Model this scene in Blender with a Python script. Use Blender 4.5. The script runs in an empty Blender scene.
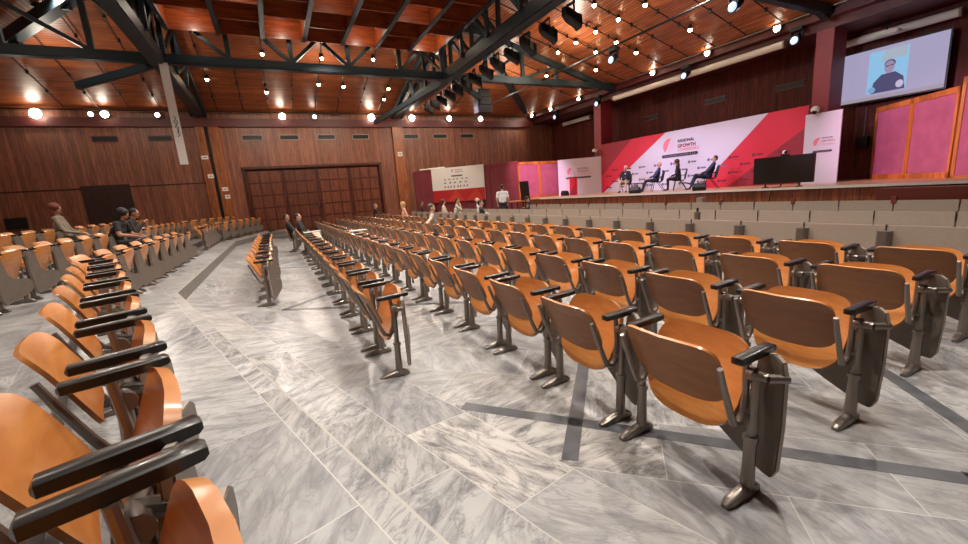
import bpy, bmesh, math, random
import numpy as np
from mathutils import Vector, Matrix
R = math.radians
rnd = random.Random(7)
S = bpy.context.scene
COL = S.collection
# Hall axes: X towards the stage, Y towards the far wall with the doors, camera above the origin.

# ---------------------------------------------------------------- materials
def lin(h):
    h = h.lstrip('#')
    return tuple(((int(h[i:i+2], 16)/255 + .055)/1.055)**2.4 if int(h[i:i+2], 16) > 10 else int(h[i:i+2], 16)/255/12.92 for i in (0, 2, 4)) + (1,)

def base_mat(name):
    m = bpy.data.materials.new(name); m.use_nodes = True
    return m, m.node_tree.nodes, m.node_tree.links, m.node_tree.nodes['Principled BSDF']

def pm(name, col, rough=.5, metal=0., coat=0., emit=None, es=0., noise=0., nscale=8.):
    m, n, l, b = base_mat(name)
    c = lin(col)
    b.inputs['Base Color'].default_value = c
    b.inputs['Roughness'].default_value = rough
    b.inputs['Metallic'].default_value = metal
    b.inputs['Coat Weight'].default_value = coat
    b.inputs['Coat Roughness'].default_value = .12
    if noise:
        tc = n.new('ShaderNodeTexCoord'); t = n.new('ShaderNodeTexNoise'); r = n.new('ShaderNodeValToRGB')
        t.inputs['Scale'].default_value = nscale; t.inputs['Detail'].default_value = 4
        r.color_ramp.elements[0].position = .3; r.color_ramp.elements[1].position = .7
        r.color_ramp.elements[0].color = tuple(x*(1-noise) for x in c[:3]) + (1,)
        r.color_ramp.elements[1].color = tuple(min(1, x*(1+noise)) for x in c[:3]) + (1,)
        l.new(tc.outputs['Object'], t.inputs['Vector']); l.new(t.outputs['Fac'], r.inputs['Fac']); l.new(r.outputs['Color'], b.inputs['Base Color'])
    if emit:
        b.inputs['Emission Color'].default_value = lin(emit); b.inputs['Emission Strength'].default_value = es
    return m

def math_node(n, l, op, a, b=None):
    x = n.new('ShaderNodeMath'); x.operation = op
    for i, v in enumerate((a, b)):
        if v is None: continue
        if isinstance(v, (int, float)): x.inputs[i].default_value = v
        else: l.new(v, x.inputs[i])
    return x.outputs[0]

def mix_col(n, l, fac, a, b, mode='MIX'):
    x = n.new('ShaderNodeMix'); x.data_type = 'RGBA'; x.blend_type = mode
    for i, v in ((0, fac), (6, a), (7, b)):
        if isinstance(v, (int, float)): x.inputs[i].default_value = v
        elif isinstance(v, tuple): x.inputs[i].default_value = v
        else: l.new(v, x.inputs[i])
    return x.outputs[2]

def wood(name, dark, light, width, along, across, rough=.42, groove=.05, knots=True, coat=.0, gdark=.35, gscale=1.):
    """planks: grain runs along one object axis, plank joints repeat across another"""
    m, n, l, b = base_mat(name)
    tc = n.new('ShaderNodeTexCoord'); sep = n.new('ShaderNodeSeparateXYZ'); l.new(tc.outputs['Object'], sep.inputs[0])
    ax = {'X': 0, 'Y': 1, 'Z': 2}
    u = sep.outputs[ax[across]]
    q = math_node(n, l, 'DIVIDE', u, width)
    fl = math_node(n, l, 'FLOOR', q); fr = math_node(n, l, 'FRACT', q)
    wn = n.new('ShaderNodeTexWhiteNoise'); wn.noise_dimensions = '1D'; l.new(fl, wn.inputs['W'])
    mp = n.new('ShaderNodeMapping'); sc = [9*gscale, 9*gscale, 9*gscale]; sc[ax[along]] = .9*gscale; mp.inputs['Scale'].default_value = sc
    l.new(tc.outputs['Object'], mp.inputs['Vector'])
    off = n.new('ShaderNodeVectorMath'); off.operation = 'MULTIPLY_ADD'
    l.new(wn.outputs['Color'], off.inputs[0]); off.inputs[1].default_value = (30, 30, 30); l.new(mp.outputs['Vector'], off.inputs[2])
    nz = n.new('ShaderNodeTexNoise'); nz.inputs['Scale'].default_value = 1.6; nz.inputs['Detail'].default_value = 5; nz.inputs['Distortion'].default_value = .6
    l.new(off.outputs[0], nz.inputs['Vector'])
    rp = n.new('ShaderNodeValToRGB'); rp.color_ramp.elements[0].position = .32; rp.color_ramp.elements[1].position = .68
    rp.color_ramp.elements[0].color = lin(dark); rp.color_ramp.elements[1].color = lin(light)
    l.new(nz.outputs['Fac'], rp.inputs['Fac'])
    tone = math_node(n, l, 'MULTIPLY_ADD', wn.outputs['Value'], .45)
    n_t = tone.node; n_t.inputs[2].default_value = .75
    g = n.new('ShaderNodeCombineColor'); [l.new(tone, g.inputs[i]) for i in range(3)]
    col = mix_col(n, l, 1., rp.outputs['Color'], g.outputs[0], 'MULTIPLY')
    if knots:
        mk = n.new('ShaderNodeMapping'); s2 = [3.2, 3.2, 3.2]; s2[ax[along]] = 1.3; mk.inputs['Scale'].default_value = s2
        l.new(tc.outputs['Object'], mk.inputs['Vector'])
        vo = n.new('ShaderNodeTexVoronoi'); vo.inputs['Scale'].default_value = 1.; l.new(mk.outputs['Vector'], vo.inputs['Vector'])
        k = math_node(n, l, 'LESS_THAN', vo.outputs['Distance'], .13)
        k = math_node(n, l, 'MULTIPLY', k, .6)
        col = mix_col(n, l, k, col, lin(dark)[:3] + (1,))
        kk = n.new('ShaderNodeHueSaturation'); kk.inputs['Value'].default_value = .97; l.new(col, kk.inputs['Color']); col = kk.outputs[0]
    if groove:
        e = math_node(n, l, 'LESS_THAN', fr, groove)
        e = math_node(n, l, 'MULTIPLY', e, 1-gdark)
        col = mix_col(n, l, e, col, (.004, .002, .0015, 1))
    l.new(col, b.inputs['Base Color'])
    b.inputs['Roughness'].default_value = rough; b.inputs['Coat Weight'].default_value = coat
    return m

def marble(name, rot, bw, bh, shift=(0, 0), tint=('#bfbdbb', '#5f5f63')):
    m, n, l, b = base_mat(name)
    tc = n.new('ShaderNodeTexCoord'); mp = n.new('ShaderNodeMapping'); mp.inputs['Rotation'].default_value = (0, 0, rot)
    mp.inputs['Location'].default_value = (shift[0], shift[1], 0)
    l.new(tc.outputs['Object'], mp.inputs['Vector'])
    br = n.new('ShaderNodeTexBrick'); br.offset = .5; br.inputs['Scale'].default_value = 1.
    br.inputs['Brick Width'].default_value = bw; br.inputs['Row Height'].default_value = bh
    br.inputs['Mortar Size'].default_value = .0028; br.inputs['Mortar Smooth'].default_value = .0
    br.inputs['Color1'].default_value = (0, 0, 0, 1); br.inputs['Color2'].default_value = (1, 1, 1, 1); br.inputs['Mortar'].default_value = (.5, .5, .5, 1)
    l.new(mp.outputs[0], br.inputs['Vector'])
    sep = n.new('ShaderNodeSeparateColor'); l.new(br.outputs['Color'], sep.inputs[0])
    rv = sep.outputs[0]
    ang = math_node(n, l, 'MULTIPLY', rv, 9.4)
    vr = n.new('ShaderNodeVectorRotate'); vr.rotation_type = 'Z_AXIS'; l.new(mp.outputs[0], vr.inputs['Vector']); l.new(ang, vr.inputs['Angle'])
    m2 = n.new('ShaderNodeMapping'); m2.inputs['Scale'].default_value = (1.2, 3.8, 1)
    l.new(vr.outputs[0], m2.inputs['Vector'])
    offs = n.new('ShaderNodeVectorMath'); offs.operation = 'MULTIPLY_ADD'; l.new(br.outputs['Color'], offs.inputs[0]); offs.inputs[1].default_value = (37, 19, 5); l.new(m2.outputs[0], offs.inputs[2])
    n1 = n.new('ShaderNodeTexNoise'); n1.inputs['Scale'].default_value = 1.7; n1.inputs['Detail'].default_value = 10; n1.inputs['Roughness'].default_value = .72; n1.inputs['Distortion'].default_value = 1.1
    l.new(offs.outputs[0], n1.inputs['Vector'])
    r1 = n.new('ShaderNodeValToRGB'); r1.color_ramp.elements[0].position = .35; r1.color_ramp.elements[1].position = .57
    r1.color_ramp.elements[0].color = lin(tint[1]); r1.color_ramp.elements[1].color = lin(tint[0])
    l.new(n1.outputs['Fac'], r1.inputs['Fac'])
    n2 = n.new('ShaderNodeTexNoise'); n2.inputs['Scale'].default_value = 2.3; n2.inputs['Detail'].default_value = 5; n2.inputs['Roughness'].default_value = .6; n2.inputs['Distortion'].default_value = .9
    l.new(offs.outputs[0], n2.inputs['Vector'])
    d = math_node(n, l, 'SUBTRACT', n2.outputs['Fac'], .5); d = math_node(n, l, 'ABSOLUTE', d)
    r2 = n.new('ShaderNodeValToRGB'); r2.color_ramp.elements[0].position = .0; r2.color_ramp.elements[1].position = .034
    r2.color_ramp.elements[0].color = (.42, .42, .43, 1); r2.color_ramp.elements[1].color = (1, 1, 1, 1)
    l.new(d, r2.inputs['Fac'])
    sv = n.new('ShaderNodeTexWhiteNoise'); sv.noise_dimensions = '1D'; l.new(math_node(n, l, 'MULTIPLY', rv, 91.7), sv.inputs['W'])
    st = math_node(n, l, 'MULTIPLY_ADD', sv.outputs['Value'], .62); st.node.inputs[2].default_value = .38
    veined = mix_col(n, l, .8, r1.outputs['Color'], r2.outputs['Color'], 'MULTIPLY')
    n3 = n.new('ShaderNodeTexNoise'); n3.inputs['Scale'].default_value = 2.2; n3.inputs['Detail'].default_value = 5; l.new(tc.outputs['Object'], n3.inputs['Vector'])
    r3 = n.new('ShaderNodeValToRGB'); r3.color_ramp.elements[0].position = .3; r3.color_ramp.elements[1].position = .65
    r3.color_ramp.elements[0].color = lin('#96959a'); r3.color_ramp.elements[1].color = lin('#bbb9b6'); l.new(n3.outputs['Fac'], r3.inputs['Fac'])
    col = mix_col(n, l, st, r3.outputs['Color'], veined)
    # every slab a little lighter or darker, some warm grey
    rr = n.new('ShaderNodeValToRGB'); e = rr.color_ramp.elements
    e[0].position = 0; e[0].color = (.66, .66, .67, 1); e[1].position = 1; e[1].color = (1.0, .97, .93, 1)
    x = e.new(.45); x.color = (.98, .98, .98, 1)
    x = e.new(.75); x.color = (.74, .73, .72, 1)
    l.new(rv, rr.inputs['Fac'])
    col = mix_col(n, l, 1., col, rr.outputs['Color'], 'MULTIPLY')
    col = mix_col(n, l, br.outputs['Fac'], col, lin('#b9b5af'))
    l.new(col, b.inputs['Base Color'])
    b.inputs['Roughness'].default_value = .3
    b.inputs['Specular IOR Level'].default_value = .4
    return m

M = {}
M['orange'] = None
def ply(name, d, lgt, rough, coat):
    m, n, l, b = base_mat(name)
    tc = n.new('ShaderNodeTexCoord'); mp = n.new('ShaderNodeMapping'); mp.inputs['Scale'].default_value = (3, 2.2, 11)
    oi = n.new('ShaderNodeObjectInfo'); ad = n.new('ShaderNodeVectorMath'); ad.operation = 'ADD'
    cm = n.new('ShaderNodeCombineXYZ'); mm = math_node(n, l, 'MULTIPLY', oi.outputs['Random'], 40.); l.new(mm, cm.inputs[0]); l.new(mm, cm.inputs[2])
    l.new(tc.outputs['Object'], mp.inputs[0]); l.new(mp.outputs[0], ad.inputs[0]); l.new(cm.outputs[0], ad.inputs[1])
    t = n.new('ShaderNodeTexNoise'); t.inputs['Scale'].default_value = 2.2; t.inputs['Detail'].default_value = 5; t.inputs['Distortion'].default_value = .8
    l.new(ad.outputs[0], t.inputs['Vector'])
    r = n.new('ShaderNodeValToRGB'); r.color_ramp.elements[0].position = .3; r.color_ramp.elements[1].position = .72
    r.color_ramp.elements[0].color = lin(d); r.color_ramp.elements[1].color = lin(lgt)
    l.new(t.outputs['Fac'], r.inputs['Fac'])
    v = math_node(n, l, 'MULTIPLY_ADD', oi.outputs['Random'], .2); v.node.inputs[2].default_value = .9
    h = n.new('ShaderNodeHueSaturation'); l.new(v, h.inputs['Value']); l.new(r.outputs['Color'], h.inputs['Color'])
    l.new(h.outputs[0], b.inputs['Base Color']); b.inputs['Roughness'].default_value = rough; b.inputs['Coat Weight'].default_value = coat; b.inputs['Coat Roughness'].default_value = .16
    return m
M['orange'] = ply('varnished_plywood', '#b56f34', '#ca8648', .34, .5)
M['brown'] = ply('plywood_back', '#865128', '#98602f', .5, .1)
M['metal'] = pm('grey_cast_metal', '#857c74', .32, .7)
M['black'] = pm('black_plastic', '#17120f', .3, 0, .2)
M['slab'] = pm('grey_tablet', '#6a5f56', .45, .1, noise=.08)
M['slab_e'] = pm('tablet_edge', '#a3978a', .45)
M['chrome'] = pm('steel', '#b0aaa5', .22, 1.)
M['beige'] = pm('beige_board', '#988779', .55, noise=.05, nscale=30)
M['mahog'] = pm('mahogany', '#6d2f22', .4)
M['truss'] = pm('blue_green_steel', '#27363c', .45, .35)
M['dark'] = pm('black_housing', '#0b0b0d', .5)
M['wall'] = wood('wall_planks', '#754331', '#9c6248', .145, 'Z', 'X', rough=.45, groove=.06)
M['wall_s'] = wood('stage_wall_planks', '#4a1912', '#742a1e', .145, 'Z', 'Y', rough=.75, groove=.05)
M['pil'] = wood('pilaster_wood', '#7a3d20', '#b06a3c', .24, 'Z', 'X', rough=.4, groove=.0)
M['door'] = wood('door_wood', '#3c180e', '#5c2a1a', 1.8, 'Z', 'X', rough=.4, groove=.0, knots=False)
M['door_p'] = wood('door_panel_wood', '#552a1a', '#74402a', 1.8, 'Z', 'X', rough=.4, groove=.0, knots=False)
M['door_d'] = wood('dark_door_wood', '#2a1510', '#3a1e15', 1.8, 'Z', 'X', rough=.5, groove=.0, knots=False)
M['fascia'] = pm('red_fascia', '#5a2422', .5, noise=.1, nscale=2)
M['pillar'] = pm('red_pillar', '#8c3038', .5, noise=.06, nscale=3)
M['ceil_r'] = wood('ceiling_slats_stage', '#8a4826', '#c67444', .125, 'Y', 'X', rough=.4, groove=.26, knots=False, gdark=.25)
M['ceil_f'] = wood('ceiling_slats_far', '#7a3c20', '#a85f38', .125, 'X', 'Y', rough=.4, groove=.2, knots=False, gdark=.45)
M['coffer'] = wood('coffer_wood', '#6b2f14', '#a04c20', .6, 'X', 'Z', rough=.38, groove=.0, knots=False, coat=.1)
M['stage_f'] = wood('stage_boards', '#b98a66', '#d6ab85', .18, 'Y', 'X', rough=.3, groove=.02, knots=False)
M['stage_w'] = wood('stage_front_wood', '#6d3018', '#a35b32', .16, 'Z', 'Y', rough=.4, groove=.05)
M['orange_w'] = wood('orange_frame_wood', '#b4602a', '#d88444', .5, 'Z', 'X', rough=.4, groove=.0)
M['pink'] = pm('pink_fabric', '#b8607f', .8, noise=.12, nscale=2.5)
M['maroon'] = pm('maroon_fabric', '#7d3038', .8, noise=.1, nscale=2.)
M['white'] = pm('white_print', '#d8d2e0', .6)
M['whitep'] = pm('white_paint', '#e6e0d8', .5)
M['red'] = pm('red_print', '#d8243e', .6)
M['dred'] = pm('dark_red_print', '#9c2436', .6)
M['ored'] = pm('orange_red_print', '#c73a28', .6)
M['brightred'] = pm('sponsor_red_print', '#b81f22', .6)
M['salmon'] = pm('salmon_print', '#e6808c', .6)
M['lsalmon'] = pm('light_salmon_print', '#dcc4d6', .6)
M['ink'] = pm('dark_ink', '#2c2024', .6)
M['greyink'] = pm('grey_ink', '#776a7e', .6)
M['redink'] = pm('dull_red_ink', '#8f2236', .6)
M['step'] = pm('grey_step_stone', '#6e6862', .5, noise=.1, nscale=5)
M['nose'] = pm('white_step_nosing', '#a9a49c', .35)
M['strip'] = pm('dark_marble_strip', '#58595d', .3, noise=.22, nscale=7)
M['marb_a'] = marble('marble_slabs', -R(106.05), 1.0, .62, (0, .566))
M['marb_b'] = marble('marble_diagonal', R(45), 1.1, .55, (.3, .1))
M['marb_c'] = marble('marble_border', -R(106.05), .95, .51, (.2, .686))
M['lamp_w'] = pm('lamp_glow', '#ffffff', .5, emit='#fff0d8', es=45)
M['lamp_d'] = pm('downlight_glow', '#ffffff', .5, emit='#ffdca8', es=40)
M['lamp_b'] = pm('cold_glow', '#ffffff', .5, emit='#a8d0ff', es=1.1)
M['shoe'] = pm('shoe_leather', '#1b1514', .4)

# ---------------------------------------------------------------- mesh helpers
class MB:
    def __init__(s): s.v = []; s.f = []; s.m = []
    def add(s, vs, fs, mi=0):
        o = len(s.v); s.v += [tuple(map(float, v)) for v in vs]; s.f += [tuple(i+o for i in f) for f in fs]; s.m += [mi]*len(fs); return s
    def box(s, x0, x1, y0, y1, z0, z1, mi=0):
        v = [(x, y, z) for z in (z0, z1) for y in (y0, y1) for x in (x0, x1)]
        return s.add(v, [(0, 2, 3, 1), (4, 5, 7, 6), (0, 1, 5, 4), (1, 3, 7, 5), (3, 2, 6, 7), (2, 0, 4, 6)], mi)
    def beam(s, p, q, w, h, mi=0, up=(0, 0, 1)):
        p, q = Vector(p), Vector(q); d = (q-p).normalized(); up = Vector(up)
        if abs(d.dot(up)) > .99: up = Vector((1, 0, 0))
        sx = d.cross(up).normalized(); sy = sx.cross(d)
        v = [b + sx*a*w/2 + sy*c*h/2 for b in (p, q) for a, c in ((-1, -1), (1, -1), (1, 1), (-1, 1))]
        return s.add(v, [(0, 1, 2, 3), (7, 6, 5, 4), (0, 4, 5, 1), (1, 5, 6, 2), (2, 6, 7, 3), (3, 7, 4, 0)], mi)
    def tube(s, pts, r, n=8, mi=0):
        pts = [Vector(p) for p in pts]; rs = r if isinstance(r, (list, tuple)) else [r]*len(pts)
        vs = []; up = None
        for i, p in enumerate(pts):
            d = (pts[min(i+1, len(pts)-1)] - pts[max(i-1, 0)]).normalized()
            if up is None: up = Vector((0, 0, 1)) if abs(d.z) < .9 else Vector((0, 1, 0))
            a = d.cross(up).normalized(); b = a.cross(d).normalized(); up = b
            for k in range(n):
                t = 2*math.pi*k/n; vs.append(p + a*math.cos(t)*rs[i] + b*math.sin(t)*rs[i])
        fs = [(i*n+k, i*n+(k+1) % n, (i+1)*n+(k+1) % n, (i+1)*n+k) for i in range(len(pts)-1) for k in range(n)]
        fs += [tuple(range(n-1, -1, -1)), tuple(range((len(pts)-1)*n, len(pts)*n))]
        return s.add(vs, fs, mi)
    def loft(s, secs, mi=0, rr=.3, axis='x'):
        """sections (centre xyz, width, height) of rounded rectangles stacked along x"""
        vs = []; n = 8
        for (c, w, h) in secs:
            a, b = w/2, h/2; k = 1-rr
            for (y, z) in ((a, b*k), (a*k, b), (-a*k, b), (-a, b*k), (-a, -b*k), (-a*k, -b), (a*k, -b), (a, -b*k)):
                vs.append((c[0], c[1]+y, c[2]+z) if axis == 'x' else (c[0]+y, c[1]+z, c[2]))
        fs = [(i*n+k, i*n+(k+1) % n, (i+1)*n+(k+1) % n, (i+1)*n+k) for i in range(len(secs)-1) for k in range(n)]
        fs += [tuple(range(n-1, -1, -1)), tuple(range((len(secs)-1)*n, len(secs)*n))]
        return s.add(vs, fs, mi)
    def ell(s, c, r, seg=12, rings=8, mi=0, rot=None):
        r = (r, r, r) if isinstance(r, (int, float)) else r
        vs = [(0, 0, r[2])]
        for i in range(1, rings):
            t = math.pi*i/rings
            vs += [(r[0]*math.sin(t)*math.cos(2*math.pi*k/seg), r[1]*math.sin(t)*math.sin(2*math.pi*k/seg), r[2]*math.cos(t)) for k in range(seg)]
        vs.append((0, 0, -r[2])); vs = [Vector(v) for v in vs]
        if rot is not None: vs = [rot @ v for v in vs]
        vs = [v + Vector(c) for v in vs]
        fs = [(0, 1+k, 1+(k+1) % seg) for k in range(seg)]
        fs += [(1+i*seg+k, 1+(i+1)*seg+k, 1+(i+1)*seg+(k+1) % seg, 1+i*seg+(k+1) % seg) for i in range(rings-2) for k in range(seg)]
        last = len(vs)-1; b0 = 1+(rings-2)*seg
        fs += [(last, b0+(k+1) % seg, b0+k) for k in range(seg)]
        return s.add(vs, fs, mi)
    def prism(s, poly, f, t0, t1, mi=0):
        """extrude polygon (a,b) between depth t0 and t1; f(a,b,t) gives xyz"""
        n = len(poly); vs = [f(a, b, t) for t in (t0, t1) for a, b in poly]
        fs = [tuple(range(n-1, -1, -1)), tuple(range(n, 2*n))] + [(i, (i+1) % n, n+(i+1) % n, n+i) for i in range(n)]
        return s.add(vs, fs, mi)
    def build(s, name, mats, parent=None, bevel=0., smooth=False, loc=None):
        me = bpy.data.meshes.new(name)
        bm = bmesh.new(); vv = [bm.verts.new(v) for v in s.v]; bm.verts.ensure_lookup_table()
        for f, mi in zip(s.f, s.m):
            try: fc = bm.faces.new([vv[i] for i in f]); fc.material_index = mi; fc.smooth = smooth
            except ValueError: pass
        bmesh.ops.recalc_face_normals(bm, faces=bm.faces)
        if bevel: bmesh.ops.bevel(bm, geom=[e for e in bm.edges if e.calc_face_angle(0) > .6], offset=bevel, segments=2, affect='EDGES', clamp_overlap=True)
        bm.to_mesh(me); bm.free()
        for m in (mats if isinstance(mats, (list, tuple)) else [mats]): me.materials.append(m)
        if smooth:
            try: me.set_sharp_from_angle(angle=R(42))
            except Exception: pass
        o = bpy.data.objects.new(name, me); COL.objects.link(o)
        if parent is not None: o.parent = parent
        if loc is not None: o.location = loc
        return o

def tag(o, label, cat, group=None):
    o['label'] = label; o['category'] = cat
    if group: o['group'] = group
    return o
def struct(o): o['kind'] = 'structure'; return o
def thing(name, label, cat, loc=(0, 0, 0), rz=0., group=None):
    o = bpy.data.objects.new(name, None); o.empty_display_size = .2; COL.objects.link(o)
    o.location = loc; o.rotation_euler = (0, 0, rz)
    return tag(o, label, cat, group)
def dup(o, parent):
    c = o.copy(); COL.objects.link(c); c.parent = parent
    return c
ORD = ['first', 'second', 'third', 'fourth', 'fifth', 'sixth', 'seventh', 'eighth', 'ninth', 'tenth', 'eleventh', 'twelfth', 'thirteenth', 'fourteenth', 'fifteenth', 'sixteenth', 'seventeenth', 'eighteenth', 'nineteenth', 'twentieth', 'twenty-first', 'twenty-second', 'twenty-third', 'twenty-fourth', 'twenty-fifth', 'twenty-sixth', 'twenty-seventh', 'twenty-eighth', 'twenty-ninth', 'thirtieth']

# ---------------------------------------------------------------- camera
cd = bpy.data.cameras.new('camera'); cam = bpy.data.objects.new('camera', cd); COL.objects.link(cam)
rt, up, fw = Vector((.88571, -.45818, -.07474)), Vector((.15483, .13978, .978)), Vector((.43765, .8778, -.19475))
mw = Matrix((rt, up, -fw)).transposed().to_4x4(); mw.translation = (0, 0, 1.6); cam.matrix_world = mw
cd.sensor_width = 36; cd.lens = 404.5/968*36; cd.clip_start = .02; cd.clip_end = 200
S.camera = cam

# ---------------------------------------------------------------- shell of the hall
XL, XS, YF, YR, EZ, SL = -12.6, 17.6, 26., -7., 6.7, .27
def slab(poly, z0, z1): return MB().prism(poly, lambda a, b, t: (a, b, t), z0, z1)
e0, e1 = (-1.62, 8.11), (.37, 1.25)
def edge_x(Y, off=0.): return e0[0] - .2886*(Y-e0[1]) + off
seam_off = 1.06
yy = 8.11 + 0.2
# lower floor: border slabs beside the tier edge, diagonal slabs beyond
border = [(edge_x(YR)-.3, YR), (edge_x(YR, seam_off), YR), (edge_x(8.4, seam_off), 8.4), (-.62, 19.9), (.9, 26), (-3, 26), (-3, 8)]
bz = [.11, 0, 0, 0, 0, .11, .11]
border = [(edge_x(YR), YR), (edge_x(YR, seam_off), YR), (edge_x(8.4, seam_off), 8.4), (-.62, 19.9), (.9, 26), (-.13, 26), (-1.62, 19.8), (-1.62, 8.11)]
bz = [.13, 0, 0, 0, 0, .13, .13, .13]
nb_ = len(border)
struct(MB().add([(x, y, -.2) for x, y in border] + [(x, y, z) for (x, y), z in zip(border, bz)], [(8, 9, 10, 15), (15, 10, 11, 14), (14, 11, 12, 13)] + [(i, (i+1) % nb_, nb_+(i+1) % nb_, nb_+i) for i in range(nb_)]).build('floor', M['marb_c']))
main = [(edge_x(YR, seam_off), YR), (20, YR), (20, 26), (.9, 26), (-.62, 19.9), (edge_x(8.4, seam_off), 8.4)]
struct(slab(main, -.2, 0).build('floor', M['marb_b']))
def tier(off, z, ys, ye, zb):
    x_c = -1.62 - off
    p = [(x_c, 8.11-off*.12), (x_c, 19.8+off*.12), (x_c+.287*5.2, 25.0), (max(x_c+.287*6, -8), 26), (-12.6, 26), (-12.6, YR), (edge_x(YR, -off), YR)]
    return p
T1, T2, T3 = tier(0, .35, 0, 0, 0), tier(1.13, .52, 0, 0, 0), tier(2.23, .70, 0, 0, 0)
struct(slab(T1, 0, .35).build('floor', M['marb_a']))
struct(slab(T2, .35, .52).build('floor', M['marb_a']))
struct(slab(T3, .52, .70).build('floor', M['marb_a']))
# grey riser faces and thin pale nosing along the first tier
def along(pts, w, z0, z1, side):
    mb = MB()
    for (a, b) in zip(pts, pts[1:]):
        a, b = Vector(a), Vector(b); d = (b-a).normalized(); nn = Vector((d.y, -d.x))*side
        q = [a, b, b+nn*w, a+nn*w]
        mb.prism([tuple(p) for p in q], lambda x, y, t: (x, y, t), z0, z1)
    return mb
edge_pts = [(edge_x(YR), YR), (-1.62, 8.11), (-1.62, 19.8), (-.13, 25.0)]
struct(along(edge_pts, .012, 0.001, .335, 1).build('trim_1', M['step']))
struct(along(edge_pts, .013, .335, .3505, 1).build('trim_2', M['nose']))
struct(along([T2[6], T2[0], T2[1], T2[2]], .012, .351, .518, 1).build('trim_3', M['step']))
struct(along([T3[6], T3[0], T3[1], T3[2]], .012, .521, .698, 1).build('trim_4', M['step']))
# dark marble strips let into the lower floor
def strip(p, q, w=.10):
    return MB().beam((p[0], p[1], .0005), (q[0], q[1], .0005), w, .003)
for i, (p, q) in enumerate([((1.06, 2.66), (3.0, .40)), ((1.33, 1.72), (6.0, 6.5)), ((2.5, -.4), (7.5, 5.0)), ((-.11, 7.01), (3.5, 4.6)), ((-.11, 7.01), (4, 10.4)), ((-.6, 12.4), (4, 9)), ((-.6, 12.4), (4, 16.3)), ((2.9, .53), (4.5, -1.3))]):
    struct(strip(p, q).build('trim_%d' % (5+i), M['strip']))
# far steps at the end of the aisle
t = thing('floor_steps', 'two low grey stone steps at the far end of the aisle', 'steps', (.35, 24.1, 0))
MB().box(-.75, 1.0, -.9, 1.8, 0, .17).build('tread', M['step'], t, .01)
MB().box(-.75, 1.0, -.3, 1.8, .17, .35).build('tread', M['step'], t, .01)
t = thing('floor_step_block', 'grey stone step block in the gap of the lowest left tier row', 'steps', (-2.48, 14.95, .35))
MB().box(-.25, .3, -.5, .5, 0, .085).build('tread', M['step'], t, .008)
MB().box(-.25, .05, -.5, .5, .085, .165).build('tread', M['step'], t, .008)

# walls
w = MB()
w.box(-13, -2.9, YF, YF+.3, 0, 6.7); w.box(-2.9, 20, YF, YF+.3, 3.75, 6.7); w.box(-2.9, -1.08, YF, YF+.3, 0, 3.75); w.box(6.25, 20, YF, YF+.3, 0, 3.75)
w.box(-1.08, 6.25, YF+.28, YF+.4, 0, 3.75)
struct(w.build('wall_far', M['wall']))
struct(MB().box(19.6, 19.9, YR, YF, 0, 6.7).build('wall_stage', M['wall_s']))
struct(MB().box(-12.9, XL, YR, YF, 0, 6.7).build('wall_left', wood('left_wall_planks', '#754331', '#9c6248', .145, 'Z', 'Y', rough=.45)))
struct(MB().box(-13, 20, YR-.3, YR, 0, 11).build('wall_rear', M['wall']))
struct(MB().box(XL, 17.6, 25.82, 26, 5.92, 6.34).build('trim_20', M['fascia'], None, .01))
struct(MB().box(17.8, 19.6, YR, 26, 6.16, 6.7).build('trim_21', M['fascia'], None, .01))
struct(MB().box(17.45, 17.8, YR, 26, 6.45, 6.72).build('trim_22', M['fascia'], None, .01))
for i, (a, b) in enumerate([(-2.9, -2.52), (-2.36, -1.88), (7.28, 7.98)]):
    struct(MB().box(a, b, 25.84, 26, 0, 5.92).build('trim_%d' % (23+i), M['pil'], None, .008))
struct(MB().box(-2.52, -2.36, 25.98, 26, 0, 5.92).build('trim_26', M['dark']))
struct(MB().box(XL, -2.9, 25.985, 26.0, 3.1, 3.16).build('trim_27', M['door_d']))
struct(MB().box(-1.2, 6.37, 25.93, 26.0, 3.72, 3.86).build('trim_28', M['door'], None, .008))
struct(MB().box(-1.2, -1.06, 25.93, 26.0, 0, 3.72).build('trim_29', M['door'], None, .008))
struct(MB().box(6.23, 6.37, 25.93, 26.0, 0, 3.72).build('trim_30', M['door'], None, .008))
# the big panelled doors
d1 = bpy.data.objects.new('door_1', None); COL.objects.link(d1); d1.location = (-1.06, 26.12, 0); struct(d1)
for k in range(4):
    wd = 7.29/4; x0 = k*wd
    lf = MB(); lf.box(x0+.012, x0+wd-.012, 0, .06, .02, 3.71)
    leaf = lf.build('door_leaf', M['door'], d1, .006)
    pp = MB()
    for c in range(3):
        for r in range(5):
            a = x0+.1+c*(wd-.2)/3; z = .25+r*.68
            pp.box(a+.035, a+(wd-.2)/3-.035, -.03, .001, z+.035, z+.645, 0)
    pp.build('raised_panels', M['door_p'], leaf, .012)
for x in (3.54, 3.74):
    MB().tube([(x, -.09, 1.5), (x, -.09, 1.95)], .018).build('door_handle', M['chrome'], d1, smooth=True)
d2 = bpy.data.objects.new('door_2', None); COL.objects.link(d2); d2.location = (-7.9, 25.95, 0); struct(d2)
for k in range(2): MB().box(k*.925+.01, k*.925+.915, 0, .05, .5, 3.25).build('door_leaf', M['door_d'], d2, .01)
t = tag(MB().box(-10.7, -9.98, 25.9, 26, 1.5, 2.0).build('wall_cabinet', M['dark'], None, .01), 'small dark box low on the far left wall beside the dark door', 'box')
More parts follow.
